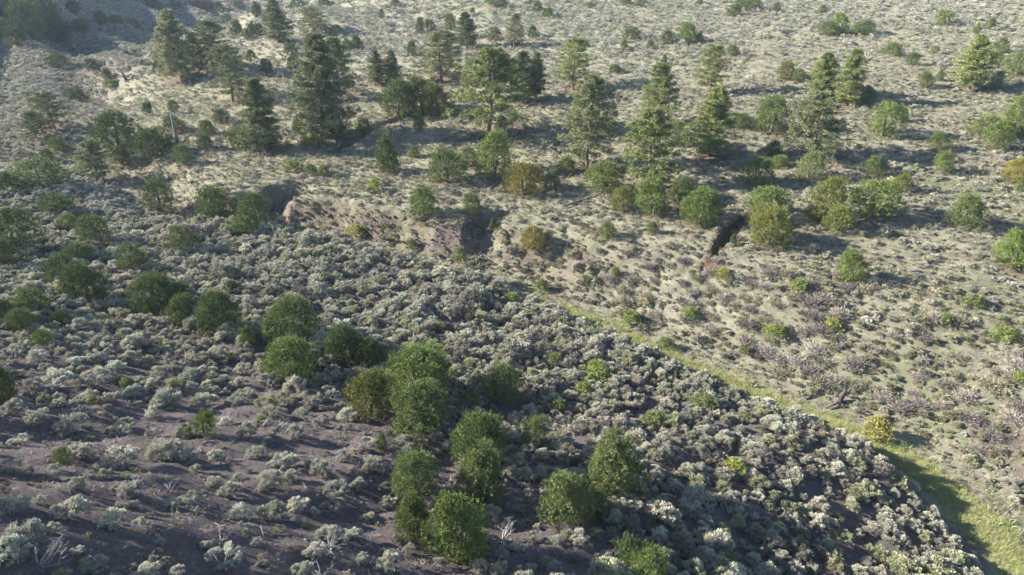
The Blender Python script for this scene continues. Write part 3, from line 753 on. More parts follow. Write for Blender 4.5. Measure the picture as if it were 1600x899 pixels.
BUSHES = [  # kind, column, row of the foot, row of the top, width, tint, label
 ('b',1370,692,655,44,'Y','round yellow bush beside the green grass bottom'),
 ('b',720,412,388,20,'g','green bush at the foot of the pink cut bank'),
 ('b',645,392,374,16,'g','small green bush below the left part of the cut bank'),
 ('b',485,361,350,16,'g','small green bush at the dark end of the cut bank'),
 ('b',555,372,352,34,'y','wide yellowish bush on the cut bank floor'),
 ('b',295,684,668,14,'g','tiny green bush left of the small yellow-green juniper'),
 ('b',145,634,620,15,'y','tiny yellow-green bush behind pale dead branches'),
 ('b',975,882,838,38,'D','dark green bush above the juniper cut by the bottom edge'),
 ('b',495,230,211,34,'l','low bright bush in front of the biggest left pine'),
 ('b',460,268,250,30,'l','left one of three low bushes on the grassy rim'),
 ('b',485,274,256,22,'g','middle one of three low bushes on the grassy rim'),
 ('b',506,276,258,20,'g','right one of three low bushes on the grassy rim'),
 ('b',845,459,438,22,'g','green bush on the bank above the dusty pink path'),
 ('b',988,508,486,34,'l','bright green bush beside the twiggy brush'),
 ('b',1040,548,528,26,'g','green bush at the edge of the grass strip'),
 ('b',1080,500,480,26,'l','green bush in the middle of the twiggy brush'),
 ('b',1130,438,420,28,'y','yellow-green bush below the short dark gully'),
 ('b',1245,455,436,26,'l','green bush on the slope below the stacked junipers'),
 ('b',1212,528,508,34,'l','bright green bush on the slope right of the twiggy brush'),
 ('b',1475,508,490,20,'l','small green bush alone in grey sage on the right'),
 ('b',1568,535,513,38,'l','bright green bush near the right edge'),
 ('b',1590,300,280,12,'g','tiny bush under the orange-tinged juniper'),
 ('b',1095,640,618,40,'g','green bush in tall sage left of the grass strip'),
 ('b',930,585,562,30,'l','green leafy bush in the thick sage'),
 ('b',935,600,575,46,'l','wide green leafy bush low in the thick sage'),
 ('b',800,476,458,26,'l','green bush inside the dense sage near the path'),
 ('b',865,572,552,24,'g','small green bush in dense sage above the thicket'),
 ('b',1020,672,646,34,'g','low green bush above the pale soft juniper'),
 ('b',910,620,600,30,'l','green bush in the dark sage left of the middle'),
 ('b',1148,745,720,38,'y','olive green bush in the grassy gap'),
 ('b',690,520,505,24,'g','small green bush in the dense sage above the big pair'),
 ('b',870,650,628,26,'g','green bush in dense sage right of the round juniper'),
 ('b',1130,890,868,40,'g','shaded green bush near the bottom edge'),
 ('b',585,300,280,20,'y','yellowish low bush on the grassy rim below the spire'),
 ('b',1145,385,366,12,'D','dark bush at the lip of the short dark gully'),
 ('b',232,182,160,16,'D','dark small bush in grass right of the dead brush'),
 ('b',175,138,125,28,'g','flat green bush at the foot of the dead stump'),
 ('b',410,665,650,18,'g','tiny green bush in sage on the bare slope'),
 ('b',200,610,590,20,'g','low dark bush hidden in sage at the upper bare slope'),
 ('b',1520,480,462,30,'g','dull green bush on the slope below the bright spiky juniper'),
 ('b',1300,520,500,30,'y','dull yellow-green bush mid slope on the right'),
 ('b',1590,600,580,26,'l','green bush at the right edge above the pink soil'),
]

TINTS = {'g': (1, 1, 1), 'd': (.84, .87, .84), 'p': (1.35, 1.25, 1.35), 'y': (1.5, 1.35, .95), 'o': (1.65, 1.08, .70), 'l': (1.18, 1.22, .9), 'b': (1.32, 1.06, .80), 'r': (2.2, .9, .9), 'Y': (1.75, 1.38, 1.15), 'D': (.5, .6, .6)}
GRP = {'j': 'junipers on the slopes', 'p': 'pines on the far slope'}
def plant_trees():
    rr = random.Random(5); spots = []
    if not TREES: return spots
    arr = np.array([(t[1], t[2], t[4]) for t in TREES], float)
    B = seat(arr[:, 0], arr[:, 1], np.where([t[0] == 'p' for t in TREES], arr[:, 2] * .25, arr[:, 2]))
    protos = {}
    for i, t in enumerate(TREES):
        kind, px, py, top, w, tint, label = t[:7]; shp = t[7] if len(t) > 7 else None
        Q = B[i]; h, ww = tree_size(Q, top, w); d = float(np.linalg.norm(Q - (0, 0, CAMZ)))
        if kind == 'p': pool, name, cat = PIN_BIG, 'pine_tree', 'pine tree'; k = rr.randrange(6) if shp is None else shp
        else:
            pool, name, cat = (JUN_BIG if w > 55 and d < 62 else JUN_MID if d < 115 or w > 30 else JUN_FAR), 'juniper_tree', 'juniper'
            k = (3 if h > 1.25 * ww else rr.choice([0, 1, 2, 4]) if h > .8 * ww else rr.choice([1, 5, 4])) if shp is None else shp
        cr, tr = pool[k]
        root = link(name, None, label=label, category=cat, group=GRP[kind])
        root.location = Q; root.rotation_euler = (rr.uniform(-.04, .04), rr.uniform(-.04, .04), rr.uniform(0, 6.28))
        wf = 1.15 if kind == 'p' else 1.04
        root.scale = (ww * wf, ww * wf, h)
        tc = np.array(TINTS[tint]) * rr.uniform(.88, 1.14)
        c = link('crown', cr, root); c['tint'] = [float(v) for v in tc]
        link('trunk', tr, root)
        spots.append((Q[0], Q[1], ww / 2, kind, h))
    return spots
SPOTS = plant_trees()

def tint_of(base, rng, n, v=.14, h=.05):
    t = np.array(base)[None] * (1 + rng.normal(size=(n, 1)) * v) * (1 + rng.normal(size=(n, 3)) * h)
    return np.clip(t, .15, 3)

# ground colour data: needle litter under the pines, painted gully shade, then write the zones
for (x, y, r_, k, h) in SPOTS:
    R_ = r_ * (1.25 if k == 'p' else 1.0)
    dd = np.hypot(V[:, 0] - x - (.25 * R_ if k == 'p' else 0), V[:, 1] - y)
    LITTER_SHADE = np.maximum(LITTER_SHADE, sst(1.15, .55, dd / R_ + wn_ * .12) * (.75 if k == 'p' else .6))
d3, _, _, p3 = near_line(V[:, 0], V[:, 1], SIDES[3][0]); LITTER_SHADE = np.maximum(LITTER_SHADE, sst(1.0, .3, d3) * .8)  # shade of the narrow cut painted into the ground colour
d3, _, _, p3 = near_line(V[:, 0], V[:, 1], SIDES[2][0]); LITTER_SHADE = np.maximum(LITTER_SHADE, sst(1.1, .4, d3))  # short gully: its inner shade is painted dark on the ground
z2 = np.ones((len(V), 4), np.float32); z2[:, 0] = cut; z2[:, 1] = LITTER_SHADE; z2[:, 2] = 0
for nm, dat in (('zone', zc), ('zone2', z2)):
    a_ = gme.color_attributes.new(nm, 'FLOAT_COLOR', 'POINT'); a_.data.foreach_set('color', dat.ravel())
ground = link('ground', gme, kind='structure')

for b in BUSHES:
    kind, px, py, top, w, tint, label = b
    Q = seat([px], [py], [w])[0]; h, ww = tree_size(Q, top, w)
    o = link('leafy_bush', BUSH[int(px) % 3], label=label, category='bush', group='leafy bushes among the sage')
    o.location = Q; o.scale = (ww, ww, h); o.rotation_euler = (0, 0, px); o['tint'] = [float(v) for v in TINTS[tint]]
    SPOTS.append((Q[0], Q[1], ww / 2, 'b', h))


# ------------------------------------------------------------------ twiggy grey-purple shrubs of the right bank, one object each
TWIG_ITEMS = []
def twig_shrubs():
    r = np.random.default_rng(41); n = 900; px = r.uniform(820, 1700, n); py = r.uniform(395, 800, n)
    Z2 = [(1150,560),(1350,500),(1500,560),(1600,560),(1600,700),(1480,740),(1400,640),(1250,620)]
    pr = np.where(inside(px, py, Z_TWIG), .95, np.where(inside(px, py, Z2), .45, np.where(inside(px, py, Z_BANK), .2, 0)))
    m = r.random(n) < pr; px, py = px[m], py[m]; Q = at(px, py); keep = []
    for i in range(len(Q)):
        if all((Q[i, 0] - Q[j, 0]) ** 2 + (Q[i, 1] - Q[j, 1]) ** 2 > .8 for j in keep): keep.append(i)
    dm, _, _, pm = near_line(Q[:, 0], Q[:, 1], MAIN)
    keep = [i for i in keep if dm[i] > 3.0][:190]
    for i in keep:
        q, x_, y_ = Q[i], px[i], py[i]; s = r.uniform(.9, 1.7)
        tone = int(r.integers(0, 3)); tn = [(1.2, 1.2, 1.08), (.8, .78, .76), (.98, 1.02, .74)][tone]
        look = ['pale grey', 'dark grey', 'olive brown'][tone]; size = 'broad' if s > 1.3 else 'small'
        o = link('twiggy_shrub', TWIG[i % 4], category='shrub', group='twiggy shrubs on the right bank')
        o.location = q; o.scale = (s, s, s * r.uniform(.8, 1.15)); o.rotation_euler = (0, 0, r.uniform(0, 6.28)); o['tint'] = [float(v) for v in tn]
        SPOTS.append((q[0], q[1], s * .35, 't', 1)); TWIG_ITEMS.append((o, f'{size} {look} twiggy shrub', x_, y_))
twig_shrubs()

# ------------------------------------------------------------------ dead wood
def deadwood(name, label, cat, px, py, paths, material, group=None):
    Q = seat([px], [py], [0])[0]
    o = link(name, None, label=label, category=cat); o.location = Q
    if group: o['group'] = group
    for i, (pt, pth, rad) in enumerate(paths):
        V_, F_, T_ = tube(pth, rad, 7); link(pt, mesh(pt, *join([(V_, F_, T_)]), material, False), o)
    return o
deadwood('dead_snag', 'grey broken dead tree trunk standing between two junipers', 'dead tree', 277, 223,
         [('trunk', [(0,0,-.2),(.03,0,1.3),(-.03,.05,2.7),(-.06,.05,3.9)], [.26,.20,.15,.07]), ('branch', [(-.08,0,2.2),(.35,.1,2.7),(.5,.1,3.1)], [.09,.06,.02]),
          ('branch', [(0,0,1.6),(.4,-.1,1.5),(.6,-.2,1.2)], [.08,.05,.02])], M_SNAG)
deadwood('tree_stump', 'dark pointed broken stump in the grass on the far left', 'tree stump', 196, 128,
         [('trunk', [(.3,0,-.2),(.1,0,.6),(-.35,0,2.0)], [.36,.26,.05]), ('branch', [(.2,0,.3),(.7,.1,.3),(1.0,.1,.5)], [.14,.1,.03])], M_DARKWOOD)
deadwood('fallen_log', 'dark fallen dead tree lying on the slope below the tall pine', 'fallen log', 905, 318,
         [('trunk', [(-1.6,-1.0,.05),(0,0,.2),(1.3,1.0,.25),(2.9,1.6,.5)], [.06,.13,.17,.20]), ('branch', [(1.2,.9,.25),(1.9,.7,.7),(2.6,.6,.9)], [.08,.05,.02]),
          ('branch', [(2.2,1.4,.4),(2.6,1.8,1.1),(3.3,2.0,1.4)], [.08,.05,.02]), ('branch', [(.2,.1,.2),(.9,-.2,.35),(1.5,-.6,.3)], [.06,.04,.015])], M_DARKWOOD)
deadwood('root_stump', 'dark reddish torn root stump beside the grass strip', 'tree stump', 1312, 630,
         [('trunk', [(.2,0,-.1),(.0,.1,.35),(.35,.2,.75)], [.26,.22,.12]), ('branch', [(0,0,.2),(-.5,-.3,.12),(-1.1,-.5,.05)], [.13,.09,.03]),
          ('branch', [(.1,.1,.4),(-.3,.1,.5),(-.6,.0,.35)], [.1,.06,.02]), ('branch', [(.3,.1,.6),(.6,.2,.95),(.55,.2,1.2)], [.09,.06,.02])], M_DARKWOOD)
DEAD = [(125,652,'pale dead branches lying behind sage near the tiny yellow-green bush',1.3),(515,855,'bleached dead sagebrush skeleton below the middle of the bare slope',1.0),
        (500,903,'bleached dead sagebrush skeleton at the bottom edge',.9),(437,664,'pale dead sagebrush skeleton in the upper bare slope',.8),
        (785,845,'pale dead branches right of the lowest bright juniper',1.2),(700,755,'pale dead branch beside the tall twiggy juniper',.9),
        (265,765,'small dead twig cluster on open bare soil',.6),(345,845,'small dead branch on bare soil near the bottom left',.6),(60,885,'pale dead branches under the sage clump in the bottom left corner',1.1),
        (108,140,'pale leafless dead brush left of the dark spreading juniper',2.4),(125,150,'pale leafless dead brush touching the dark spreading juniper',2.2),(85,148,'pale leafless dead brush at the left end of its patch',2.0)]
def dead_brush():
    r = np.random.default_rng(77)
    for px, py, lab, s in DEAD:
        Q = seat([px], [py], [0])[0]; parts = []
        for k in range(16):
            a = r.uniform(0, 6.28); e = np.array([math.cos(a), math.sin(a), r.uniform(.15, .9)]) * r.uniform(.3, .6); md = e * .5 + r.normal(size=3) * .06
            parts.append(tube([(0, 0, -.04), md, e], [.020, .013, .004], 4))
            for j in range(2):
                t = r.uniform(.4, .9); b = md * (1 - t) + e * t; parts.append(tube([b, b + r.normal(size=3) * .07 + e * .15, b + r.normal(size=3) * .12 + e * .25], [.009, .006, .002], 3))
        Vd, Fd = join(parts); o = link('dead_brush', mesh('dead_brush', Vd, Fd, M_WOOD), label=lab, category='dead brush', group='bleached dead brush')
        o.location = Q; o.scale = (s, s, s * .8)
dead_brush()

# ------------------------------------------------------------------ scattering
def field(step, seed, x0=-330, x1=330, y0=8, y1=520, margin=1.18):
    """jittered grid of candidate points in and around the view"""
    r = np.random.default_rng(seed); pts = []
    y = y0
    rows = []
    while y < y1:
        xs = np.arange(max(x0, -y * .95 - 22), min(x1, y * .95 + 22), step)
        rows.append(np.stack([xs + r.uniform(-.5, .5, len(xs)) * step, np.full(len(xs), y) + r.uniform(-.5, .5, len(xs)) * step], -1)); y += step
    return np.vstack(rows), r
def patch(x, y, s, seed):
    q = 0
    rr = np.random.default_rng(seed)
    for i in range(6):
        a = rr.uniform(0, 6.28); l = s * rr.uniform(.6, 1.6)
        q = q + np.sin((np.cos(a) * x + np.sin(a) * y) * 6.283 / l + rr.uniform(0, 6.28))
    return q / 6 * 1.7
def clear_of_trees(x, y, k=.8):
    m = np.ones(len(x), bool)
    for (tx, ty, r_, kd, h) in SPOTS:
        rad = r_ * k if kd != 'p' else min(r_ * .35, 1.0)
        m &= (x - tx) ** 2 + (y - ty) ** 2 > rad * rad
    return m

def scatter(name, protos, P, S, tint, label_kind='stuff', seed=1, tilt=.12, sink=0.0):
    """one stuff object: points that carry small plants through geometry nodes"""
    r = np.random.default_rng(seed); n = len(P)
    me = bpy.data.meshes.new(name); me.vertices.add(n)
    Q = P.copy(); Q[:, 2] -= sink; me.vertices.foreach_set('co', Q.astype(np.float32).ravel())
    rot = np.stack([r.normal(size=n) * tilt, r.normal(size=n) * tilt, r.uniform(0, 6.283, n)], -1).astype(np.float32)
    a = me.attributes.new('rot', 'FLOAT_VECTOR', 'POINT'); a.data.foreach_set('vector', rot.ravel())
    a = me.attributes.new('scl', 'FLOAT_VECTOR', 'POINT'); a.data.foreach_set('vector', S.astype(np.float32).ravel())
    a = me.attributes.new('idx', 'INT', 'POINT'); a.data.foreach_set('value', r.integers(0, len(protos), n).astype(np.int32))
    a = me.attributes.new('tint', 'FLOAT_COLOR', 'POINT'); a.data.foreach_set('color', np.hstack([tint, np.ones((n, 1))]).astype(np.float32).ravel())
    o = link(name, me, kind='stuff')
    c = bpy.data.collections.new(name + '_models')
    for i, m in enumerate(protos):
        q = bpy.data.objects.new(f'{name}_model_{i}', m); c.objects.link(q)
    ng = bpy.data.node_groups.new(name, 'GeometryNodeTree')
    ng.interface.new_socket('Geometry', in_out='INPUT', socket_type='NodeSocketGeometry')
    ng.interface.new_socket('Geometry', in_out='OUTPUT', socket_type='NodeSocketGeometry')
    N = ng.nodes; L = ng.links
    gi, go = N.new('NodeGroupInput'), N.new('NodeGroupOutput'); ip = N.new('GeometryNodeInstanceOnPoints'); ci = N.new('GeometryNodeCollectionInfo')
    ci.inputs['Collection'].default_value = c; ci.inputs['Separate Children'].default_value = True; ci.inputs['Reset Children'].default_value = True
    def na(nm, ty):
        q = N.new('GeometryNodeInputNamedAttribute'); q.data_type = ty; q.inputs['Name'].default_value = nm; return q.outputs['Attribute']
    L.new(gi.outputs[0], ip.inputs['Points']); L.new(ci.outputs[0], ip.inputs['Instance']); ip.inputs['Pick Instance'].default_value = True
    L.new(na('idx', 'INT'), ip.inputs['Instance Index']); L.new(na('rot', 'FLOAT_VECTOR'), ip.inputs['Rotation']); L.new(na('scl', 'FLOAT_VECTOR'), ip.inputs['Scale'])
    L.new(ip.outputs[0], go.inputs[0])
    md = o.modifiers.new('plants', 'NODES'); md.node_group = ng
    return o

# sagebrush seen one by one on the near slope: (photo column, row of the base, width)
SAGE_SPOTS = [(50,612,30),(90,614,52),(150,610,48),(115,682,50),(215,622,35),(268,642,50),(320,642,42),(367,634,28),(190,684,45),(135,722,45),(185,737,60),(262,722,55),
 (302,727,38),(335,722,25),(388,688,34),(15,740,30),(45,744,18),(82,757,30),(118,769,32),(208,777,42),(335,763,26),(358,781,36),(295,792,32),(270,797,25),(22,810,48),(60,790,20),
 (105,818,55),(140,797,18),(180,832,45),(215,822,20),(305,807,20),(380,817,42),(345,832,15),(45,852,60),(80,837,30),(22,884,62),(350,893,52),(145,903,48),(205,892,22),(235,903,36),
 (280,908,30),(420,610,42),(460,615,40),(510,628,35),(435,657,25),(470,656,26),(498,669,25),(547,663,36),(575,662,16),(463,687,30),(573,707,34),(537,724,26),(577,737,36),(592,722,14),
 (428,732,20),(447,737,40),(500,747,38),(527,778,40),(560,767,26),(417,768,45),(455,757,30),(420,820,48),(465,802,36),(490,808,20),(520,807,40),(552,847,32),(492,874,38),(413,887,20),
 (470,908,38),(606,797,30),(607,898,42),(630,697,22),(515,850,45),(400,720,30),(350,668,26),(240,655,24),(60,668,38),(20,650,36),(30,700,30),(245,700,24),(420,650,24),(560,640,22),
 (600,740,22),(690,740,16),(575,820,26),(640,870,24),(565,880,24),(320,860,22),(120,872,26),(250,855,20),(400,856,24),(180,770,18),(700,705,22),(850,815,20),(895,878,26),(800,800,20),(830,850,26),(790,830,22),(870,900,28),(445,590,34),(380,590,30),(300,600,34),(250,590,30),(180,585,34),(120,575,30),(60,570,34),(20,560,30)]
sp = np.array(SAGE_SPOTS, float)
SB = seat(sp[:, 0], sp[:, 1], sp[:, 2]); SW = sp[:, 2] * proj(SB)[2] / FPX * 1.08

def sage_everywhere():
    C, r = field(.56, 11); x, y = C[:, 0], C[:, 1]; z = height(x, y)
    P = np.stack([x, y, z], -1); px, py, d = proj(P); n = len(x)
    pa = patch(x, y, 9, 1); pb = patch(x, y, 3.5, 2); pcx = patch(x, y, 28, 3)
    near = inside(px, py, Z_NEAR) | (d < 12); bare_ = inside(px + pa * 22, py + pb * 22, Z_BARE) | (y < 14)
    kn = inside(px + pa * 15, py + pb * 10, Z_KNOLL); ul = inside(px, py, Z_UPLEFT); bk = inside(px, py, Z_BANK)
    dm, sm, _, pm = near_line(x, y, MAIN)
    dens = np.full(n, .52) + .24 * pa + .26 * pb + .12 * pcx                      # upper slope
    dens = np.where(kn, .42 + .18 * pa + .16 * pb + .35 * sst(235, 320, py), dens)
    dens = np.where(bk, .78 + .25 * pa + .2 * pb, dens)
    dens = np.where(ul, .85 + .2 * pa, dens)
    terr = near & ~bare_
    dens = np.where(terr, 1.0 + .12 * pb, dens)
    dens = np.where(near & bare_, .50 + .12 * pa + .26 * pb + .40 * sst(700, 570, py) , dens)
    dens = np.where((dm < np.interp(pm, [0, 3, 8, 9, 20], [2.6, 2.4, 2.1, 1.3, 1.2])), .02, dens)
    size = np.where(terr, .88, np.where(near, .64, .47 + .16 * sst(80, 125, y))) * np.exp(r.normal(size=n) * .30)
    size = np.where(terr & (d < 40), size * .84, size)
    size = np.where(ul, .95, 1) * size * np.where(y > 150, 1.25, 1)
    # large shrubs need more room than the grid gives
    dens = dens * np.where(terr, .80, np.where(near, .78, .90)) * np.where((y > 150), .60, 1)
    m = (r.random(n) < dens) & clear_of_trees(x, y) & (px > -260) & (px < 1860) & (y < 420)
    # steep cut faces stay bare
    e = .35; sl = np.hypot(height(x + e, y) - z, height(x, y + e) - z) / e
    m &= ~((sl > .5) & (sm < 0) & (dm < 14) & (r.random(n) < np.where((px > 640) & (px < 760), .88, .22)))
    hand = np.zeros(n, bool)
    for (q, w) in zip(SB, SW): hand |= (x - q[0]) ** 2 + (y - q[1]) ** 2 < (w * .5 + .28) ** 2
    zone_hand = (px > -5) & (px < 640) & (py > 640) & (py < 905)
    m &= ~hand & ~(zone_hand & (r.random(n) < .45))
    size = np.where(zone_hand, size * .6, size)
    P, size, terr, near, ul, kn, bk, px, py, d = P[m], size[m], terr[m], near[m], ul[m], kn[m], bk[m], px[m], py[m], d[m]
    n = len(P); hf = r.uniform(.75, 1.15, n)
    t = tint_of((1, .99, .96), r, n, .16, .013)
    lav = r.random(n) < .22; t[lav] *= (.90, .86, .88)
    t[r.random(n) < .05] *= (.55, .52, .55)
    gre = r.random(n) < .16; t[gre] *= (.84, .87, .68)
    q = bk & (r.random(n) < .5); t[q] *= np.array([(.74, .68, .58), (.62, .66, .42), (.60, .54, .52)])[r.integers(0, 3, int(q.sum()))]
    return P, size, hf, t, px, py, d, terr, near
P, S, HF, T, PX, PY, DD, TERR, NEAR = sage_everywhere()
r_ = np.random.default_rng(5); nb = len(SB)
P = np.vstack([SB, P]); S = np.concatenate([SW, S]); HF = np.concatenate([r_.uniform(.75, 1.0, nb), HF]); T = np.vstack([tint_of((1, 1, 1), r_, nb, .14, .015), T])
PX, PY, DD = proj(P); TERR = np.concatenate([np.zeros(nb, bool), TERR]); NEAR = np.concatenate([np.ones(nb, bool), NEAR])
infr = (PX > 0) & (PX < 1600) & (PY > 4) & (PY < 912)
app = np.where(infr, S / DD, 0); order = np.argsort(-app)[:300]
solo = np.zeros(len(P), bool); solo[order] = True

ANCHORS = [(246,470,'the row of three junipers'),(455,570,'the pale green round juniper'),(648,615,'the big green juniper pair'),(578,620,'the brownish olive juniper'),
 (790,605,'the round juniper in thick sage'),(750,735,'the tall twiggy juniper'),(652,750,'the juniper above the small pointed one'),(646,815,'the small dense juniper near the bottom'),
 (723,830,'the lowest bright juniper'),(834,685,'the small juniper alone in sage'),(955,730,'the upper pale soft juniper'),(886,785,'the lower pale soft juniper'),
 (1010,885,'the juniper cut by the bottom edge'),(975,860,'the dark green bush near the bottom'),(318,665,'the small yellow-green juniper'),(100,715,'the tiny bright juniper'),
 (15,600,'the dark left-edge juniper'),(598,690,'the yellow-green sapling'),(1148,735,'the olive bush in the grassy gap'),(1130,880,'the shaded bush by the bottom edge'),
 (1095,630,'the bush left of the grass strip'),(1020,660,'the low bush above the pale juniper'),(515,830,'the bleached sagebrush skeleton'),(125,640,'the pale dead branches'),
 (1370,675,'the yellow bush'),(1500,830,'the shaded green grass'),(265,760,'the dead twig cluster'),(60,870,'the dead branches in the corner'),(345,840,'the small dead branch'),
 (67,530,'the yellow-green juniper left of the trio'),(540,540,'the dark shaded juniper'),(785,840,'the dead branches by the lowest juniper'),
 (1200,370,'the stacked olive junipers'),(1330,420,'the lone cone-shaped juniper'),(1312,620,'the root stump'),(1140,385,'the short dark gully'),(988,497,'the bright bush by the brush patch'),
 (1212,518,'the bright mid-slope bush'),(1475,500,'the small bush in grey sage'),(1568,525,'the bright right-edge bush'),(1582,395,'the spiky right-edge juniper'),(1080,490,'the bush amid the brush'),
 (1245,445,'the bush under the stacked junipers'),(962,430,'the tiny bank juniper'),(1560,690,'the pink soil'),(1300,510,'the dull yellow-green bush')]
def label_all(items):
    """items: (object, look, photo column, photo row); a label by look, side and nearest landmark, ordered where several share it"""
    groups = {}
    for o, look, x_, y_ in items:
        a = min(ANCHORS, key=lambda q: (q[0] - x_) ** 2 + (q[1] - y_) ** 2); dx, dy = x_ - a[0], y_ - a[1]; dist = math.hypot(dx, dy)
        if abs(dx) > 2 * abs(dy): side = 'right of' if dx > 0 else 'left of'
        elif abs(dy) > 2 * abs(dx): side = 'below' if dy > 0 else 'above'
        else: side = ('lower ' if dy > 0 else 'upper ') + ('right of' if dx > 0 else 'left of')
        groups.setdefault((look, side, a[2]), []).append((dist, o))
    ORD = ['nearest', 'second nearest', 'third nearest', 'fourth nearest', 'fifth nearest', 'sixth nearest', 'seventh nearest', 'eighth nearest', 'ninth nearest', 'tenth nearest']
    for (look, side, an), L_ in groups.items():
        L_.sort(key=lambda q: q[0])
        for k, (d_, o) in enumerate(L_):
            o['label'] = f'{look} {side} {an}' if len(L_) == 1 else f'{ORD[min(k, 9)]} {look} {side} {an}'
def look_of(t, w):
    v = float(np.mean(t)); return ('large' if w > 1.15 else 'small' if w < .72 else 'middling') + ' ' + ('pale' if v > 1.08 else 'dull' if v < .86 else 'grey') + ' sagebrush'
ITEMS = []
for i in order:
    k = int(i) % len(SAGE_M); fo, st = SAGE_M[k]
    o = link('sagebrush', None, category='sagebrush', group='sagebrush on the near slope')
    o.location = (P[i][0], P[i][1], P[i][2] - .02); o.scale = (S[i], S[i], S[i] * HF[i]); o.rotation_euler = (r_.normal() * .08, r_.normal() * .08, r_.uniform(0, 6.28))
    c = link('foliage', fo, o); c['tint'] = [float(v) for v in T[i]]
    link('stems', st, o); ITEMS.append((o, look_of(T[i], S[i]), PX[i], PY[i]))
label_all(ITEMS + TWIG_ITEMS)

def merged(models, name):   # foliage and stems of a model in one mesh with two materials
    out = []
    for (V1, F1), (V2, F2) in models:
        me = mesh(name, np.vstack([V1, V2]), [F1] + [f + len(V1) for f in F2], M_SAGE); me.materials.append(M_WOOD)
        mi = np.zeros(len(me.polygons), np.int32); mi[len(F1):] = 1; me.polygons.foreach_set('material_index', mi); out.append(me)
    return out
SG_HI, SG_MD, SG_LO = merged(SAGE_HI, 'sage'), merged(SAGE_MD, 'sage'), merged(SAGE_LO, 'sage')
S3 = np.stack([S, S, S * HF], -1)
for nm, pr, lo, hi in (('sagebrush_thicket', SG_HI, 0, 44), ('sagebrush_cover', SG_MD, 44, 90), ('distant_sagebrush', SG_LO, 90, 1e4)):
    m = ~solo & (DD >= lo) & (DD < hi)
    scatter(nm, pr, P[m], S3[m], T[m], seed=int(lo) + 1, sink=.02)
print('sage', len(P), 'solo', int(solo.sum()))

# grass
def grass():
    C, r = field(.40, 21, y1=115); x, y = C[:, 0], C[:, 1]; z = height(x, y); px, py, d = proj(np.stack([x, y, z], -1)); n = len(x)
    near = inside(px, py, Z_NEAR) | (d < 12); kn = inside(px, py, Z_KNOLL); dm, sm, _, pm = near_line(x, y, MAIN); pa = patch(x, y, 6, 5)
    strip = (dm < np.interp(pm, [0, 3, 8, 20], [3.2, 2.6, 1.6, 1.4]))
    dens = np.where(near, .26, .55 + .2 * pa); dens = np.where(kn, .75, dens); dens = np.where(strip, .95, dens)
    m = (r.random(n) < dens) & clear_of_trees(x, y, .5) & (px > -200) & (px < 1800)
    x, y, z, dm, pm, near, pa = x[m], y[m], z[m], dm[m], pm[m], near[m], pa[m]; n = len(x)
    s = np.where(near, .22, .44) * np.exp(r.normal(size=n) * .3)
    t = tint_of((.9, .88, .82), r, n, .2, .03); gr = (r.random(n) < .10 + .2 * (pa > .3)); t[gr] *= (.66, .80, .50); br = r.random(n) < .18; t[br] *= (.62, .52, .50)
    st = (dm < np.interp(pm, [0, 3, 8], [.7, .6, .5]) + r.normal(size=n) * .4) & (pm < 8.2) & (r.random(n) < .75); t[st] = tint_of((.80, .95, .52), r, int(st.sum()), .16, .06)
    scatter('dry_grass', [mesh('grass_tuft', *tuft_model(500 + i, 26), M_GRASS) for i in range(5)], np.stack([x, y, z], -1), np.stack([s, s, s * .8], -1), t, seed=9)
    # finer blades on the green bottom
    q = np.random.default_rng(8); k = 9000; par = q.uniform(0, 8.3, k); i0 = par.astype(int); f = par - i0
    A = MAIN[i0, :2] * (1 - f)[:, None] + MAIN[i0 + 1, :2] * f[:, None]; dr = unit(MAIN[i0 + 1, :2] - MAIN[i0, :2]); nr = np.stack([-dr[:, 1], dr[:, 0]], -1)
    A = A + nr * (q.normal(size=k) * np.interp(par, [0, 3, 8.3], [.5, .42, .33]))[:, None]; zz = height(A[:, 0], A[:, 1])
    t = tint_of((.80, .98, .50), q, k, .2, .06); dry = q.random(k) < .5; t[dry] = tint_of((.95, .95, .75), q, int(dry.sum()), .1)
    s = .38 * np.exp(q.normal(size=k) * .3)
    scatter('green_grass', [mesh('grass_tuft', *tuft_model(520 + i, 40, .022), M_GRASS) for i in range(4)], np.column_stack([A, zz]), np.stack([s, s, s], -1), t, seed=10)
grass()

# pebbles on the bare slope
def pebbles():
    r = np.random.default_rng(31); k = 60000; x = r.uniform(-34, 14, k); y = r.uniform(10, 48, k); z = height(x, y); px, py, d = proj(np.stack([x, y, z], -1))
    m = inside(px, py, Z_BARE) & (px > -150); x, y, z = x[m], y[m], z[m]; s = .034 * np.exp(r.normal(size=len(x)) * .5)
    scatter('loose_stones', [mesh('pebble', *stone_model(600 + i), M_STONE) for i in range(4)], np.stack([x, y, z], -1), np.stack([s] * 3, -1), np.ones((len(x), 3)), seed=12, tilt=.4)
    k = 3500; x = r.uniform(-34, 20, k); y = r.uniform(10, 50, k); z = height(x, y) + .01; px, py, d = proj(np.stack([x, y, z], -1))
    m = inside(px, py, Z_BARE) & (px > -150); x, y, z = x[m], y[m], z[m]; s = r.uniform(.25, .6, len(x))
    tw = []
    for i in range(4):
        q = np.random.default_rng(700 + i); pts = np.cumsum(np.vstack([[(-.5, 0, .02)], np.column_stack([np.full(4, .25), q.normal(size=4) * .10, q.normal(size=4) * .03])]), 0)
        a, b, c = tube(pts, [.018, .015, .012, .008, .004], 4); p2 = pts[2]; e = tube([p2, p2 + (.2, .18, .04), p2 + (.35, .32, .03)], [.01, .007, .002], 3)
        Vt, Ft = join([(a, b, c), e]); tw.append(mesh('stick', Vt, Ft, M_WOOD))
    scatter('fallen_twigs', tw, np.stack([x, y, z], -1), np.stack([s] * 3, -1), np.ones((len(x), 3)), seed=13, tilt=.1)
pebbles()
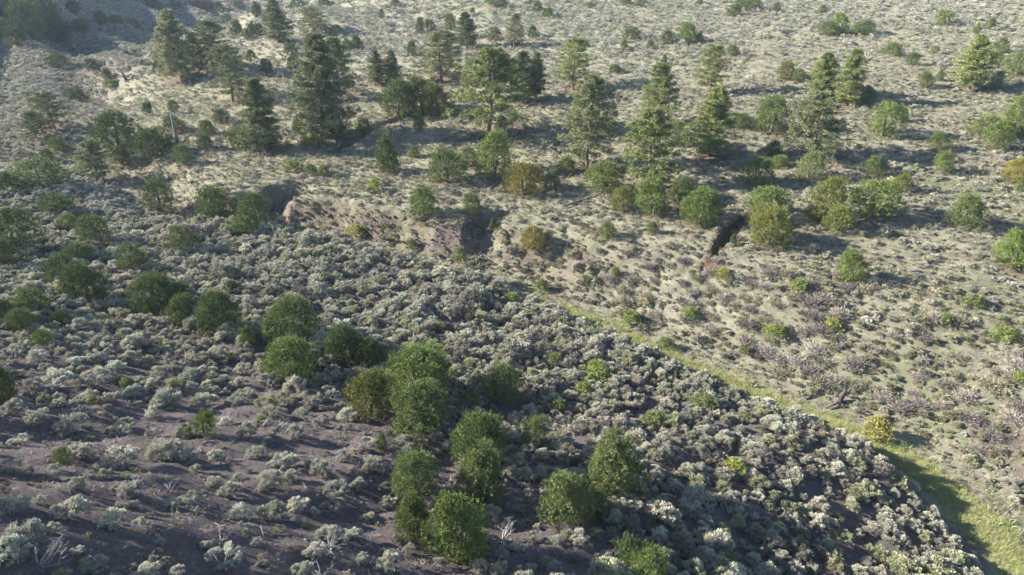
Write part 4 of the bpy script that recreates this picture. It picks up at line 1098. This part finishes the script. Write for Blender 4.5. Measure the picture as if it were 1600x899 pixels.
def rubble():
    r = np.random.default_rng(61); k = 9000; px = r.uniform(380, 1650, k); py = r.uniform(300, 780, k)
    w = soft(px, py, Z_CUT, 6) * .8 + soft(px, py, Z_PINK, 10) * .12 + soft(px, py, Z_FACES, 8) * .25 + inside(px, py, Z_BANK) * .03
    m = r.random(k) < w; Q = at(px[m], py[m]); n = len(Q); s = .20 * np.exp(r.normal(size=n) * .5)
    scatter('bank_rubble', [mesh('clod', *stone_model(640 + i), M_SNAG if i == 3 else M_DARKWOOD) for i in range(4)], Q, np.stack([s * 1.2, s, s * .8], -1), np.ones((n, 3)), seed=15, tilt=.4)
rubble()
def low_herbs():
    """ankle-high dead tufts, seedlings and herbs between the shrubs"""
    r = np.random.default_rng(81); C, r = field(.34, 81, y1=92); x, y = C[:, 0], C[:, 1]; n = len(x)
    z = height(x, y); px, py, d = proj(np.stack([x, y, z], -1)); pa = patch(x, y, 5, 7); pb = patch(x, y, 1.6, 8)
    near = inside(px, py, Z_NEAR) | (d < 12); bare_ = inside(px, py, Z_BARE) | (y < 14); dm, sm, _, pm = near_line(x, y, MAIN)
    dens = np.where(near, np.where(bare_, .34 + .16 * pa + .12 * pb, .10), .34 + .2 * pa + .15 * pb); dens = np.where(dm < 1.2, .12, dens)
    m = (r.random(n) < dens) & (px > -150) & (px < 1750) & (py < 1050) & clear_of_trees(x, y, .4)
    x, y, z, near = x[m], y[m], z[m], near[m]; n = len(x); s = np.where(near, .15, .26) * np.exp(r.normal(size=n) * .4)
    pal = np.array([(.62, .66, .42), (.60, .52, .46), (.85, .80, .62), (.45, .42, .38), (.72, .70, .58)]); t = pal[r.integers(0, 5, n)] * (1 + r.normal(size=(n, 1)) * .15)
    scatter('low_herbs', SG_LO, np.stack([x, y, z], -1), np.stack([s, s, s * .8], -1), np.clip(t, .1, 2), seed=17, sink=.01)
low_herbs()
def bank_scrub():
    r = np.random.default_rng(71); k = 1500; px = r.uniform(400, 1000, k); py = r.uniform(305, 470, k)
    w = inside(px, py, Z_CUT) * np.where((px > 630) & (px < 760) & (py > 350), .12, .45) + inside(px, py, Z_FACES) * .3
    m = r.random(k) < w; Q = at(px[m], py[m]); n = len(Q); s = .55 * np.exp(r.normal(size=n) * .35)
    t = np.array([(.55, .60, .36), (.50, .45, .42), (.80, .78, .70), (.72, .74, .42)])[r.integers(0, 4, n)] * (1 + r.normal(size=(n, 1)) * .12)
    scatter('bank_scrub', SG_MD, Q, np.stack([s, s, s * .75], -1), np.clip(t, .1, 2), seed=16, sink=.03)
bank_scrub()

# ------------------------------------------------------------------ haze
zmin = float(V[:, 2].min()) - 1; zmax = max(float(V[:, 2].max()) + 20, CAMZ + 6)
x0, x1, y0, y1 = float(gx[0]) - 5, float(gx[-1]) + 5, float(gy[0]) - 5, float(gy[-1]) + 5
hv = [(x0,y0,zmin),(x1,y0,zmin),(x1,y1,zmin),(x0,y1,zmin),(x0,y0,zmax),(x1,y0,zmax),(x1,y1,zmax),(x0,y1,zmax)]
hf = [(0,3,2,1),(4,5,6,7),(0,1,5,4),(1,2,6,5),(2,3,7,6),(3,0,4,7)]
hm, n, l, out = mat('haze'); pv = n.new('ShaderNodeVolumePrincipled'); pv.inputs['Color'].default_value = (.62, .78, 1, 1)
pv.inputs['Density'].default_value = .0002; pv.inputs['Anisotropy'].default_value = .0; l.new(pv.outputs[0], out.inputs['Volume'])
HAZE = link('haze', mesh('haze', hv, np.array(hf), hm), kind='stuff')
